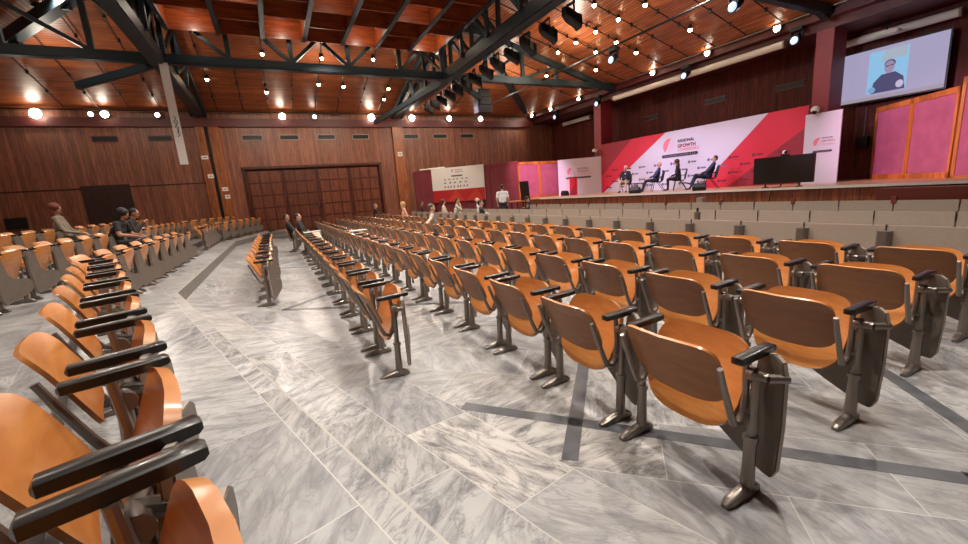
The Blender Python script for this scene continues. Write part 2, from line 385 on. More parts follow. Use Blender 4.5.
# wall vents
for i, x in enumerate([-6.56, -4.44, -.4, 1.42, 3.4, 5.35, 8.51, 10.49, 12.46]):
    side = ['left of the two vents on the dark left part of the wall', 'right of the two vents on the dark left part of the wall', 'first vent from the left above the big doors', 'second vent from the left above the big doors', 'third vent from the left above the big doors', 'fourth vent from the left above the big doors', 'first vent right of the wide pilaster', 'second vent right of the wide pilaster', 'third vent right of the wide pilaster'][i]
    v = thing('wall_vent', 'slotted air vent, ' + side, 'vent', (x, 25.99, 5.38), 0, 'vents high on the far wall')
    f = MB(); f.box(-.5, .5, -.03, 0, -.15, -.11); f.box(-.5, .5, -.03, 0, .11, .15); f.box(-.5, -.46, -.03, 0, -.11, .11); f.box(.46, .5, -.03, 0, -.11, .11)
    f.build('vent_frame', M['beige'] if i > 1 else M['mahog'], v)
    g = MB(); g.box(-.46, .46, -.004, 0, -.11, .11)
    for k in range(4): g.box(-.46, .46, -.022, -.004, -.095+k*.055, -.08+k*.055)
    g.build('slats', M['dark'], v)
for i, (y, z) in enumerate([(16.9, 4.95), (13.1, 5.05), (9.9, 4.9)]):
    v = thing('wall_vent', 'dark slotted air vent on the stage wall, %s from the left pillar' % ORD[i], 'vent', (19.59, y, z), 0, 'vents on the stage wall')
    f = MB(); f.box(-.03, 0, -.55, .55, -.13, -.1); f.box(-.03, 0, -.55, .55, .1, .13); f.build('vent_frame', M['mahog'], v)
    MB().box(-.02, 0, -.53, .53, -.1, .1).build('slats', M['dark'], v)
for i, (x, z, w_, h_, lab) in enumerate([(-2.72, 4.4, .3, .18, 'white sign high on the pilaster left of the black gap'), (-2.62, 3.45, .26, .2, 'white sign midway up the pilaster left of the black gap'), (-2.1, 2.75, .26, .2, 'upper of two white notices right of the black gap'), (-2.05, 2.35, .24, .2, 'lower of two white notices right of the black gap'), (7.62, 4.3, .3, .26, 'white sign high on the wide pilaster right of the doors')]):
    sg = thing('wall_sign', lab, 'sign', (x, 25.84, z)); MB().box(-w_/2, w_/2, -.02, 0, -h_/2, h_/2).build('board', M['whitep'], sg, .004); MB().box(-w_*.3, w_*.3, -.023, -.019, -h_*.12, h_*.12).build('print', M['greyink'], sg)
# ceiling
rx, rz = 2.5, EZ + SL*(XS-2.5); ry = YF-(XS-rx)
def poly_obj(name, pts, mat):
    o = MB().add(pts, [tuple(range(len(pts)))]).build(name, mat)
    return struct(o)
poly_obj('ceiling', [(XS, YR, EZ), (XS, YF, EZ), (rx, ry, rz), (rx, YR, rz)], M['ceil_r'])
poly_obj('ceiling', [(XL, YF, EZ), (XL, YR, EZ), (rx, YR, rz), (rx, ry, rz)], M['ceil_r'])
poly_obj('ceiling', [(XS, YF, EZ), (XL, YF, EZ), (rx, ry, rz)], M['ceil_f'])
poly_obj('ceiling', [(XS, YR, EZ), (19.9, YR, EZ), (19.9, YF+.3, EZ), (XS, YF+.3, EZ)], M['fascia'])
def zr(x, y):
    return EZ + SL*min(XS-x, x-XL, YF-y)
exec_parts = []

# ---------------------------------------------------------------- roof steelwork
def truss_y(name, label, X, y0, y1, zb, step, off=0.):
    t = thing(name, label, 'roof truss', (X, y1, zb), 0, 'roof trusses')
    L = y1-y0
    MB().box(-.2, .2, -L, 0, -.22, .22).build('bottom_chord', M['truss'], t, .03)
    tops = []
    y = 0.
    while y > -L-.01:
        tops.append((y, min(zr(X, min(YF-.2, y1+y))-.28, 9.0)-zb)); y -= step
    for sx in (-.28, .28):
        tc = MB()
        for a, b in zip(tops, tops[1:]): tc.beam((sx, a[0], a[1]), (sx, b[0], b[1]), .16, .24)
        tc.build('top_chord', M['truss'], t)
    for i, (y, z) in enumerate(tops):
        if z < .5: continue
        m = MB(); m.beam((-.22, y, .15), (-.28, y, z), .13, .13); m.beam((.22, y, .15), (.28, y, z), .13, .13); m.build('post', M['truss'], t)
        if i+1 < len(tops):
            m = MB(); m.beam((-.22, tops[i+1][0], .15), (-.28, y, z), .11, .11); m.beam((.22, tops[i+1][0], .15), (.28, y, z), .11, .11)
            m.build('brace', M['truss'], t)
    return t
def truss_x(name, label, Y, x0, x1, zb, zmax, xs):
    t = thing(name, label, 'roof truss', (x0, Y, zb), 0, 'roof trusses')
    MB().box(0, x1-x0, -.15, .15, -.15, .15).build('bottom_chord', M['truss'], t, .03)
    tc = MB(); pts = []
    for x in xs:
        pts.append((x-x0, min(zr(x, Y)-.3, zmax)-zb))
    for a, b in zip(pts, pts[1:]): tc.beam((a[0], 0, a[1]), (b[0], 0, b[1]), .2, .26)
    tc.build('top_chord', M['truss'], t)
    for i, (x, z) in enumerate(pts):
        if z < .5: continue
        MB().beam((x, 0, .1), (x, 0, z), .15, .15).build('post', M['truss'], t)
        nb = pts[i+1] if x < (x1-x0)/2 else pts[i-1]
        MB().beam((nb[0] if nb[1] < z else nb[0], 0, .12), (x, 0, z-.05), .12, .12).build('brace', M['truss'], t)
    return t
ZT = 6.62
truss_y('long_truss', 'long dark steel roof truss with stage lights hanging along its lower beam', 7.6, -2., 25.75, ZT, 2.1)
truss_y('long_truss', 'long dark steel roof truss on the left with the white banner at its joint', -2.6, -2., 25.75, ZT, 2.1)
XX = [-12.4, -10.9, -8.6, -6.2, -4.2, -2.6, -.55, 1.45, 3.5, 5.55, 7.6, 9.6, 11.6, 13.6, 15.5, 17.4]
truss_x('cross_truss', 'dark steel truss crossing the hall below the front edge of the coffered panel', 17.5, -12.5, 17.5, ZT+.02, 9.0, XX)
truss_x('cross_truss', 'dark steel truss crossing at the top right corner of the picture above the projection screen', 7.8, 7.9, 17.5, ZT+.02, 9.0, [8.0]+XX[11:])
for (sx, cx, lab) in ((1, XL, 'dark diagonal roof beam in the top left corner'), (-1, XS, 'dark diagonal roof beam along the ceiling fold right of the middle')):
    t = thing('diagonal_beam', lab, 'roof beam', (cx, YF, EZ), 0, 'diagonal roof beams')
    dz = -.75 if sx > 0 else -.2
    MB().beam((sx*.8, -.8, .25+dz*.3), (sx*15, -15, 15*SL+dz), .34, .36).build('beam', M['truss'], t)
    if sx > 0:
        for k in (4, 6, 8, 10):
            MB().beam((sx*k, -k, k*SL+dz), (sx*(k-1.2), -(k-1.2), (k-1.2)*SL), .12, .12).build('strut', M['truss'], t)
# strut fan under the joint of the right truss and the crossing truss
for i, (a, b) in enumerate([((7.6, 17.5, 6.5), (5.9, 24.2, 5.9)), ((7.9, 17.4, 6.5), (9.9, 18.4, 5.9)), ((-2.6, 17.5, 6.5), (-5.2, 19.1, 6.1))]):
    lab = ['slim steel brace slanting from the truss joint to the far wall', 'short steel brace holding the black speaker cluster', 'short slim steel brace slanting left from the left truss joint'][i]
    m = MB().beam(Vector(a)-Vector(a), Vector(b)-Vector(a), .16, .22)
    o = m.build('roof_brace', M['truss'], None, 0, False, a); tag(o, lab, 'brace')

# coffered wooden acoustic panel hung between the trusses
cx0, cx1, cy0, cy1, cz = -2.2, 7.22, 1.0, 17.3, 7.5
t = thing('coffered_panel', 'coffered brown wooden ceiling panel hanging between the two long trusses', 'ceiling panel', (cx0, cy0, cz))
xs = [-2.15, -.72, .6, 1.95, 3.3, 4.62, 5.94, 7.17]
MB().box(0, cx1-cx0, 0, cy1-cy0, .62, .66).build('top_board', M['coffer'], t)
for i, x in enumerate(xs):
    MB().box(x-cx0-.05, x-cx0+.05, 0, cy1-cy0, 0, .62).build('long_board', M['coffer'], t)
    MB().box(x-cx0-.07, x-cx0+.07, 0, cy1-cy0, -.05, 0).build('edge_bar', M['truss'], t)
for i in range(7):
    sh = 0. if i % 2 else .55
    for k in range(13):
        y = cy1-cy0-.05-k*1.3-(sh if k else 0.)
        if y < 0: continue
        MB().box(xs[i]-cx0+.05, xs[i+1]-cx0-.05, y-.025, y+.025, .0, .62).build('cross_board', M['coffer'], t)
tag(MB().box(-.06, .06, -1.1, 1.1, 0, 2.2).build('acoustic_cloth', M['dark'], None, 0, False, (-2.62, 16.2, 6.85)), 'black cloth panel hanging beside the coffered ceiling above the left truss joint', 'panel')

# cables down the slopes with little joints
def cable(pts, label, group):
    p0 = Vector(pts[0])
    m = MB(); m.tube([Vector(p)-p0 for p in pts], .022, 5)
    n = int((Vector(pts[1])-p0).length/1.2)
    for k in range(1, n):
        q = (Vector(pts[1])-p0)*(k/n); m.ell(q, (.06, .06, .09), 6, 4)
    o = m.build('ceiling_cable', M['dark'], None, 0, False, p0); tag(o, label, 'cable', group)
n_c = 0
for k in range(13):
    y = 5.3+1.25*k
    xh = max(rx+.3, XS-(YF-y)+.4)
    if y > 24: continue
    cable([(XS-.3, y, zr(XS-.3, y)-.1), (9.0, y, zr(9.0, y)-.1)] if y < 17 else [(XS-.3, y, zr(XS-.3, y)-.1), (XS-(YF-y)+.5, y, zr(XS-(YF-y)+.5, y)-.1)], 'thin black cable on the stage side ceiling slope, %s counting from the near end' % ORD[k], 'cables on the stage side slope')
for k in range(17):
    x = -7.6+1.17*k
    yt = max(18.0, YF-min(XS-x, x-XL)+.5)
    cable([(x, 25.6, zr(x, 25.6)-.1), (x, yt, zr(x, yt)-.1)], 'thin black cable on the far ceiling slope, %s counting from the left' % ORD[k], 'cables on the far ceiling slope')

# round downlights
def downlight(x, y, label, group, r=.078):
    z = zr(x, y)-.16
    d = thing('downlight', label, 'ceiling light', (x, y, z), 0, group)
    MB().tube([(0, 0, .16), (0, 0, .05), (0, 0, .0)], [.05, .09, .1], 10).build('housing', M['dark'], d, smooth=True)
    MB().ell((0, 0, -.02), (r, r, .07), 10, 6).build('bulb', M['lamp_d'], d, smooth=True)
rl = {13.04: [17.8, 16.6, 15.3, 14.05, 12.8, 11.5, 10.25], 14.18: [19.1, 17.8, 15.3, 14.05], 15.37: [17.8, 16.6, 14.05, 11.4], 11.8: [15.3, 12.76]}
for x, ys in rl.items():
    nm = {13.04: 'second', 14.18: 'third', 15.37: 'lowest', 11.8: 'highest'}[x]
    for i, y in enumerate(ys):
        downlight(x, y, 'small downlight, %s from the far end in the %s line of the stage slope' % (ORD[i], nm), 'downlights on the stage side slope')
for j, (nm, pts) in enumerate([('lowest', [(.61, 23.6), (6.48, 23.9)]), ('second', [(-1.72, 22.7), (2.97, 22.7), (4.16, 22.8), (6.49, 22.8)]), ('upper', [(.61, 20.6), (2.98, 20.6), (5.23, 20.4), (6.49, 20.6)])]):
    for i, (x, y) in enumerate(pts):
        downlight(x, y, 'small glowing downlight, %s from the left in the %s line of the far slope' % (ORD[i], nm), 'downlights on the far slope', .075)

# flood lamps on the rails
def flood(x, y, z, r, label, group, rz_):
    d = thing('flood_lamp', label, 'lamp', (x, y, z), rz_, group)
    MB().tube([(-.16, 0, .02), (-.08, 0, .01), (.0, 0, 0)], [.09, .13, .15], 12).build('housing', M['dark'], d, smooth=True)
    MB().ell((.02, 0, 0), (.05, r, r), 12, 8).build('lens', M['lamp_w'], d, smooth=True)
    MB().tube([(-.1, 0, .05), (-.1, 0, .16)], .02, 6).build('bracket', M['dark'], d)
FL = [(-8.6, .21, 'largest dazzling lamp at the left end of the far rail'), (-6.25, .15, 'bright lamp right beside the dazzling one on the far left'), (-6.75, .09, 'small lamp between two bright ones on the far left'), (-4.28, .09, 'small dim lamp left of the hanging banner'), (1.22, .16, 'warm lamp above the vents left of the big doors centre'), (2.87, .09, 'little white lamp between the warm lamp and the dazzling one'), (6.04, .19, 'dazzling lamp above the right part of the big doors'), (8.55, .18, 'bright lamp next right of the dazzling one above the doors'), (11.08, .15, 'second lamp right of the dazzling one above the doors'), (13.38, .15, 'third lamp right of the dazzling one above the doors')]
for x, r, lab in FL: flood(x, 25.6, 6.42, r, lab, 'lamps on the far rail', -math.pi/2)
for i, y in enumerate([25.2, 23.0, 20.2, 14.8, 12.0, 9.3, 7.85]):
    flood(17.3, y, 6.62, [.1, .12, .1, .12, .11, .11, .08][i], 'bright lamp on the stage rail, %s from the far corner' % ORD[i], 'lamps on the stage rail', math.pi)
tag(MB().tube([(0, -12, 0), (0, 18.6, 0)], .035, 6).build('lamp_rail', M['chrome'], None, 0, True, (17.2, 7, 6.7)), 'thin steel lamp rail along the top of the stage wall', 'rail')
tag(MB().tube([(-12.3, 0, 0), (17.2, 0, 0)], .035, 6).build('lamp_rail', M['dark'], None, 0, True, (0, 25.62, 6.62)), 'thin dark lamp rail along the top of the far wall', 'rail')
tag(MB().tube([(0, -12, 0), (0, 15.5, 0)], .04, 6).build('light_pipe', M['dark'], None, 0, True, (12.6, 9.5, 6.7)), 'black lighting pipe hanging parallel to the stage', 'pipe')
def moving_head(x, y, z, label, rz_=math.pi):
    d = thing('moving_light', label, 'stage light', (x, y, z), rz_, 'cold stage lights')
    MB().box(-.13, .13, -.2, .2, .22, .36).build('base', M['dark'], d, .02)
    m = MB(); m.box(-.05, .05, -.2, -.16, -.05, .24); m.box(-.05, .05, .16, .2, -.05, .24); m.build('yoke', M['dark'], d, .01)
    h = MB().loft([((-.12, 0, .04), .2, .2), ((0, 0, 0), .28, .28), ((.16, 0, -.08), .3, .3)]).build('head', M['dark'], d)
    MB().ell((.17, 0, -.085), (.03, .13, .13), 10, 6).build('lens', M['lamp_b'], h, smooth=True)
for i, y in enumerate([22.6, 18.7, 13.1, 8.7]): moving_head(17.45, y, 6.1, 'bluish stage light under the stage fascia, %s from the far corner' % ORD[i])
moving_head(12.6, 12.6, 6.28, 'bluish stage light on the pipe above the conference backdrop')
moving_head(12.6, 7.9, 6.28, 'bluish stage light on the pipe at the top edge of the picture')
fy = [9.7, 10.8, 11.9, 12.9, 13.9, 14.8, 15.8, 16.7, 17.6, 18.5, 19.5, 20.5, 21.5]
for i, y in enumerate(fy):
    d = thing('theatre_spotlight', 'black theatre spotlight under the right truss, %s from the near end' % ORD[i], 'spotlight', (8.1, y, 6.15), R(rnd.uniform(-15, 15)), 'theatre spotlights under the right truss')
    m = MB(); m.box(-.02, .02, -.19, -.16, -.1, .3); m.box(-.02, .02, .16, .19, -.1, .3); m.box(-.03, .03, -.19, .19, .28, .33); m.build('yoke', M['dark'], d)
    b = MB().loft([((-.22, 0, .1), .2, .22), ((-.1, 0, .04), .3, .3), ((.16, 0, -.09), .3, .32), ((.26, 0, -.14), .36, .36)]).build('body', M['dark'], d)
    MB().ell((.25, 0, -.14), (.02, .13, .13), 10, 6).build('lens', M['chrome'], b, smooth=True)
d = thing('speaker_cluster', 'big black loudspeaker cluster hanging below the right truss joint', 'loudspeaker', (9.85, 18.5, 5.35))
for k in range(3): MB().loft([((0, 0, k*.36), .75-.06*k, .55), ((0, 0, k*.36+.33), .78-.06*k, .6)], 0, .2, 'z').build('cabinet', M['dark'], d)
MB().tube([(0, 0, 1.0), (0, 0, 1.35)], .05, 8).build('hanger', M['truss'], d)

# hanging banner on the left
d = thing('hanging_banner', 'long narrow white banner with a dark squiggle hanging from the left truss', 'banner', (-2.42, 17.15, 3.25))
MB().box(-.12, .12, -.006, .006, 0, 3.2).build('cloth', M['whitep'], d)
MB().tube([(-.14, 0, 3.21), (.14, 0, 3.21)], .018, 6).build('rod', M['dark'], d)
sq = MB()
pp = [(-.02, 1.55), (.03, 1.48), (-.04, 1.38), (.02, 1.3), (-.03, 1.2), (.05, 1.12), (.0, 1.02), (.06, .95), (-.01, .9)]
sq.tube([(a, -.012, b) for a, b in pp], .012, 5); sq.tube([(a+.04, -.012, b-.12) for a, b in pp[:6]], .009, 5)
sq.build('squiggle', M['ink'], d)

# ---------------------------------------------------------------- stage
ZS = 1.0
sp = [(13.3, 18.9), (13.9, 15.3), (14.35, 11.5), (14.62, 8.0), (14.72, 3.8), (14.72, -3), (19.6, -3), (19.6, 20.6), (13.3, 20.6)]
t = thing('stage', 'low wooden stage with pale boards and reddish wood front', 'stage', (0, 0, 0))
slab(sp, .0, ZS-.06).build('stage_front', M['stage_w'], t)
sp2 = [(x-.05 if x < 16 else x, y) for x, y in sp]
slab(sp2, ZS-.06, ZS).build('stage_floor', M['stage_f'], t)
sp3 = [(x-.08, y) for x, y in sp[:6]]
mb = MB()
for a, b in zip(sp3, sp3[1:]): mb.beam((a[0], a[1], ZS-.03), (b[0], b[1], ZS-.03), .03, .07)
mb.build('stage_edge', M['whitep'], t)
st = thing('stage_steps', 'reddish wooden steps up to the stage at the right edge of the picture', 'steps', (13.9, 3.2, 0))
for k in range(3): MB().box(-.5+k*.35, .65, -1.6, 2.2-.25*k, k*.3, (k+1)*.3).build('tread', M['mahog'], st, .01)
# pillars
for i, (y0, y1) in enumerate([(18.82, 19.4), (7.7, 8.22)]):
    struct(MB().box(17.72, 18.6, y0, y1, 0, 6.16).build('trim_%d' % (40+i), M['pillar'], None, .01))
# big conference backdrop (depth axis x; drawn in a = -Y, b = z)
def flat(x):
    return lambda a, b, t: (x - t, -a, b)
bd = thing('backdrop', 'wide lilac white conference backdrop with red diagonal bands behind the panel', 'backdrop', (17.7, 0, ZS))
Y0, Y1, H = 18.8, 8.28, 2.77
MB().box(0, .06, Y1, Y0, 0, H).build('panel', M['white'], bd)
def pr(polys, mat, name, parent, dep=.006, x=0.):
    m = MB()
    for p in polys: m.prism(p, flat(x), .0, dep)
    return m.build(name, mat, parent)
A0, A1 = -Y0, -Y1
pr([[(A0, .95), (A0, H), (A0+2.3, H)]], M['dred'], 'dark_red_corner', bd)
pr([[(A0, 0), (A0+.15, 0), (A0+4.45, H), (A0+2.3, H), (A0, .95)]], M['red'], 'red_band', bd, .007)
pr([[(A1-4.2, 0), (A1-2.9, 0), (A1, 2.05), (A1, H), (A1-1.35, H)]], M['red'], 'red_band', bd, .007)
pr([[(A1-2.9, 0), (A1, 0), (A1, 2.05)]], M['dred'], 'dark_red_corner', bd, .007)
def text_mesh(txt, size, mat, parent, loc, rotm, name='lettering', bold=0.):
    cu = bpy.data.curves.new('lettering', 'FONT'); cu.body = txt; cu.size = size; cu.extrude = .004; cu.offset = bold
    o = bpy.data.objects.new('tmp', cu); COL.objects.link(o)
    dg = bpy.context.evaluated_depsgraph_get(); me = bpy.data.meshes.new_from_object(o.evaluated_get(dg))
    bpy.data.objects.remove(o); me.materials.clear(); me.materials.append(mat)
    q = bpy.data.objects.new(name, me); COL.objects.link(q); q.parent = parent
    mt = rotm.to_4x4(); mt.translation = loc; q.matrix_local = mt
    return q
RX = Matrix(((0, 0, -1), (-1, 0, 0), (0, 1, 0)))           # text facing -X, reading towards -Y
def arc_logo(parent, c, r, x=0., flatf=None):
    """round emblem of two salmon halves split by a slanting line"""
    f = flatf or flat(x)
    a = [(c[0]+r*math.cos(R(q)), c[1]+r*math.sin(R(q))) for q in range(75, 226, 10)]
    MB().prism(a + [(c[0]-.62*r, c[1]-.8*r)], f, 0, .008).build('emblem', M['salmon'], parent)
    b = [(c[0]+r*.9*math.cos(R(q)), c[1]+r*.9*math.sin(R(q))) for q in range(-110, 66, 10)]
    MB().prism(b + [(c[0]-.5*r, c[1]-.75*r)], f, 0, .006).build('emblem', M['lsalmon'], parent)
def pill(parent, a0, a1, z, h, f, k=11):
    n = 8; p = [(a1-h/2+h/2*math.cos(R(q)), z+h/2*math.sin(R(q))) for q in range(-90, 91, 20)] + [(a0+h/2+h/2*math.cos(R(q)), z+h/2*math.sin(R(q))) for q in range(90, 271, 20)]
    o = MB().prism(p, f, 0, .008).build('pill_strip', M['ink'], parent)
    m = MB(); a = a0+h*.75; rr = random.Random(3)
    while a < a1-h*.9:
        wd = rr.uniform(.5, 1.1)*h*.5
        m.prism([(a, z-h*.22), (a+wd, z-h*.22), (a+wd, z+h*.22), (a, z+h*.22)], f, .008, .011); a += wd+h*.16*(1 if rr.random() < .8 else 2.5)
    m.build('pill_lettering', M['greyink'], o)
arc_logo(bd, (-14.12, 2.1), .36)
text_mesh('REGIONAL', .18, M['ink'], bd, (-.005, 13.66, 2.2), RX, bold=.006)
text_mesh('GROWTH', .21, M['redink'], bd, (-.005, 13.66, 1.96), RX, bold=.008)
text_mesh('CONFERENCE', .178, M['salmon'], bd, (-.005, 13.66, 1.79), RX, bold=.003)
pill(bd, -14.54, -12.58, 1.62, .15, flat(0))
lg = MB(); lt = MB(); ld = MB()
for r in range(4):
    for c in range(11):
        a = A0+.45+c*.97+(r % 2)*.48; b = .28+r*.32
        if a > A1-.4: continue
        if a > A1-4.2+2.85*b/H or a < A0+.3+4.3*b/H:
            ld.prism([(a+.07*math.cos(R(q)), b+.07*math.sin(R(q))) for q in range(0, 360, 45)], flat(0), .007, .010); ld.prism([(a+.1, b-.035), (a+.36, b-.035), (a+.36, b+.035), (a+.1, b+.035)], flat(0), .007, .010); continue
        (lg).prism([(a+.07*math.cos(R(q)), b+.07*math.sin(R(q))) for q in range(0, 360, 45)], flat(0), .007, .010)
        lt.prism([(a+.1, b-.035), (a+.36, b-.035), (a+.36, b+.035), (a+.1, b+.035)], flat(0), .007, .010)
ld.build('small_marks', pm('dark_red_ink', '#7d1a30', .6), bd); lg.build('small_emblems', M['greyink'], bd); lt.build('small_wordmarks', M['greyink'], bd)
# left banner wall, angled, and the right poster
def board(name, label, p, q, z0, z1, mat, th=.05):
    p, q = Vector(p), Vector(q); L = (q-p).length; ang = math.atan2(q.y-p.y, q.x-p.x)
    d = thing(name, label, 'banner', (p.x, p.y, z0), ang)
    MB().box(0, L, 0, th, 0, z1-z0).build('panel', mat, d)
    return d, L
RXL = Matrix(((1, 0, 0), (0, 0, -1), (0, 1, 0)))           # text facing local -y, reading along +x
d, L = board('banner_wall', 'square white conference banner wall standing left of the left pillar', (15.75, 20.45), (17.72, 18.85), ZS, 3.12, M['white'])
fl = lambda a, b, t: (a, -t, b)
arc_logo(d, (.76, 1.38), .22, 0, fl)
for s, tx, sz, z, m in ((0, 'REGIONAL', .14, 1.47, 'ink'), (0, 'GROWTH', .16, 1.30, 'redink'), (0, 'CONFERENCE', .135, 1.15, 'salmon')):
    text_mesh(tx, sz, M[m], d, (1.13, -.004, z), RXL)
pill(d, .46, 1.94, 1.0, .1, fl)
d, L = board('poster_panel', 'tall white conference poster panel right of the right pillar', (17.55, 8.28), (17.55, 7.2), ZS, 3.42, M['white'])
arc_logo(d, (.46, 1.42), .16, 0, fl)
for tx, sz, z, m in (('REGIONAL', .065, 1.53, 'ink'), ('GROWTH', .08, 1.42, 'redink'), ('CONFERENCE', .06, 1.31, 'salmon')):
    text_mesh(tx, sz, M[m], d, (.56, -.004, z), RXL)
pill(d, .3, .88, 1.1, .075, fl)
# lectern
d = thing('lectern', 'slim red and dark lectern in front of the white banner wall', 'lectern', (15.75, 19.05, ZS), R(200))
MB().loft([((0, 0, 0), .3, .34), ((0, 0, 1.0), .3, .34)], 0, .05, 'z').build('body', M['red'], d)
MB().prism([(-.16, .0), (.16, .0), (.16, .62), (-.14, .12)], lambda a, b, t: (.152+t, a, b), 0, .006).build('dark_front', M['dred'], d)
MB().box(-.16, .18, -.19, .19, 1.0, 1.04).build('top', M['ink'], d, .01)
MB().tube([(-.05, .1, 1.04), (0, .1, 1.25), (.1, .1, 1.32)], .01, 6).build('microphone', M['dark'], d)
# framed fabric panels of the wings
def wing(name, label, p, q, z0, z1, n, frame, fab):
    p, q = Vector(p), Vector(q); L = (q-p).length; ang = math.atan2(q.y-p.y, q.x-p.x)
    d = thing(name, label, 'wall panel', (p.x, p.y, z0), ang)
    wd = L/n; h = z1-z0
    for k in range(n): MB().box(k*wd+.04, (k+1)*wd-.04, .02, .07, .06, h-.06).build('fabric_panel', fab, d)
    if frame:
        m = MB()
        for k in range(n+1): m.box(max(0, k*wd-.09), min(L, k*wd+.09), 0, .09, 0, h)
        m.box(0, L, 0, .09, 0, .16); m.box(0, L, 0, .09, h-.16, h); m.build('frame', frame, d)
    else:
        m = MB(); m.box(0, L, .0, .09, h-.06, h+.02)
        for k in range(1, n): m.box(k*wd-.015, k*wd+.015, .012, .07, 0, h)
        m.build('frame', M['pillar'], d)
    return d
wing('wing_panel', 'orange framed pink wing panel at the far left end of the stage', (13.0, 20.6), (16.1, 20.75), .95, 3.12, 2, M['orange_w'], M['pink'])
wing('wing_panel', 'orange framed pink wing panel under the projection screen', (19.15, 6.9), (16.8, 4.35), ZS, 3.42, 2, M['orange_w'], M['pink'])
wing('wing_panel', 'forward orange framed pink wing panel cut by the right picture edge', (16.75, 4.3), (15.6, 2.2), .9, 3.62, 1, M['orange_w'], M['pink'])
wing('folding_wall', 'maroon folding wall left of the stage behind the sponsor board', (8.35, 25.9), (12.98, 20.62), 0, 3.16, 4, None, M['maroon'])
tag(MB().tube([(0, 0, 0), (1.15, -1.3, 0)], .045, 8).build('rolled_screen', M['whitep'], None, 0, True, (8.7, 25.45, 3.24)), 'pale rolled tube lying on top of the maroon folding wall', 'tube')
# sponsor board
pA, pB = Vector((8.35, 25.9)), Vector((12.98, 20.62)); u = (pB-pA).normalized(); nn = Vector((-u.y, u.x))*-1
s0, s1 = pA+u*1.38+nn*.1, pA+u*4.92+nn*.1
d = thing('sponsor_board', 'grey white sponsor board with red foot on the maroon folding wall', 'banner', (s0.x, s0.y, 1.12), math.atan2(u.y, u.x))
L = (s1-s0).length
MB().box(0, L, 0, .05, 0, 2.08).build('panel', M['whitep'], d)
for a in (.1, L-.1): MB().box(a-.03, a+.03, .01, .04, -1.12, 0).build('leg', M['dark'], d)
pr2 = lambda polys, mat, name, dep=.006: [MB().prism(p, fl, 0, dep).build(name, mat, d) for p in polys]
pr2([[(0, 0), (L, 0), (L, .74), (0, .74)]], M['brightred'], 'red_foot')
pr2([[(L*.28, 0), (L*.62, 0), (L*.45, .74)], [(L*.62, 0), (L*.97, 0), (L*.85, .74)]], M['ored'], 'red_facet', .009)
arc_logo(d, (1.5, 1.86), .11, 0, fl)
text_mesh('REGIONAL', .1, M['redink'], d, (1.66, -.004, 1.88), RXL); text_mesh('GROWTH', .12, M['redink'], d, (1.66, -.004, 1.74), RXL)
pill(d, 1.38, 2.14, 1.56, .08, fl)
sm = MB(); rr = random.Random(5)
for z, n, h in ((1.34, 6, .07), (1.12, 5, .1), (.86, 8, .14)):
    for k in range(n):
        a = .8+k*1.75/n*1.0+rr.uniform(0, .05); wd = (.16 if n < 8 else .1)
        sm.prism([(a, z), (a+wd, z), (a+wd, z+h*rr.uniform(.7, 1)), (a+wd*.4, z+h)], fl, .0, .006)
sm.build('sponsor_marks', M['greyink'], d)
# projection screens and rollers
def roller(label, X, ya, yb, z, lump=False):
    d = thing('screen_roller', label, 'projector screen', (X, ya, z))
    MB().tube([(0, 0, 0), (0, yb-ya, 0)], .13, 12).build('case', M['whitep'], d, smooth=True)
    for y in (0, yb-ya): MB().tube([(0, y-.03, 0), (0, y+.03, 0)], .15, 12).build('end_cap', M['beige'], d, smooth=True)
    return d
roller('long white rolled screen case between the pillars above the backdrop', 17.62, 9.16, 17.65, 6.08)
roller('short white rolled screen case left of the left pillar', 19.3, 21.4, 24.2, 5.85)
roller('white rolled screen case above the glowing projection screen', 19.3, 5.2, 8.22, 5.83)
XP = 19.35
d = thing('projection_screen', 'glowing projection screen showing a man in glasses on a video call', 'screen', (XP, 5.38, 3.74))
SW, SH = 2.7, 1.68
em = lambda n, c, s: pm(n, '#101010', .6, emit=c, es=s)
fs = lambda a, b, t: (-t, SW-a, b)
MB().box(0, .03, -.05, SW+.05, -.05, SH+.05).build('cloth', M['dark'], d)
MB().prism([(0, 0), (SW, 0), (SW, SH), (0, SH)], fs, 0, .004).build('picture', em('screen_lilac', '#a49cbc', .8), d)
MB().prism([(0, 0), (SW, 0), (SW, .12), (0, .12)], fs, .004, .005).build('picture_strip', em('screen_strip', '#a89cac', .7), d)
vid = MB().prism([(.78, .2), (1.8, .2), (1.8, SH-.12), (.78, SH-.12)], fs, .004, .006).build('video_window', em('screen_cyan', '#86b8dc', .85), d)
def blob(a, b, ra, rb, t, mat, name, par=None):
    MB().prism([(a+ra*math.cos(R(q)), b+rb*math.sin(R(q))) for q in range(0, 360, 18)], fs, t, t+.0015).build(name, mat, vid)
MB().prism([(1.1, 1.2), (1.75, 1.25), (1.75, SH-.12), (1.2, SH-.12)], fs, .006, .0065).build('video_wall', em('screen_pale', '#a4aebe', .8), vid)
MB().prism([(.9, .2), (.95, .55), (1.15, .78), (1.5, .8), (1.72, .6), (1.78, .2)], fs, .0065, .008).build('video_jacket', em('screen_jacket', '#4c4a74', .7), vid)
blob(1.34, .98, .13, .2, .008, em('screen_face', '#a08cab', .75), 'video_face')
blob(1.345, 1.09, .145, .13, .0078, em('screen_hair', '#5c5676', .7), 'video_hair')
MB().prism([(1.235, 1.0), (1.325, 1.01), (1.325, 1.045), (1.235, 1.035)], fs, .0096, .011).prism([(1.355, 1.01), (1.445, 1.02), (1.445, 1.055), (1.355, 1.045)], fs, .0096, .011).build('video_glasses', em('screen_glasses', '#3c3a54', .6), vid)
blob(1.64, .38, .1, .12, .0085, em('screen_hand', '#c0b6d0', .8), 'video_hand'); blob(.92, .32, .1, .1, .0085, em('screen_hand2', '#7aa0c8', .8), 'video_hand')
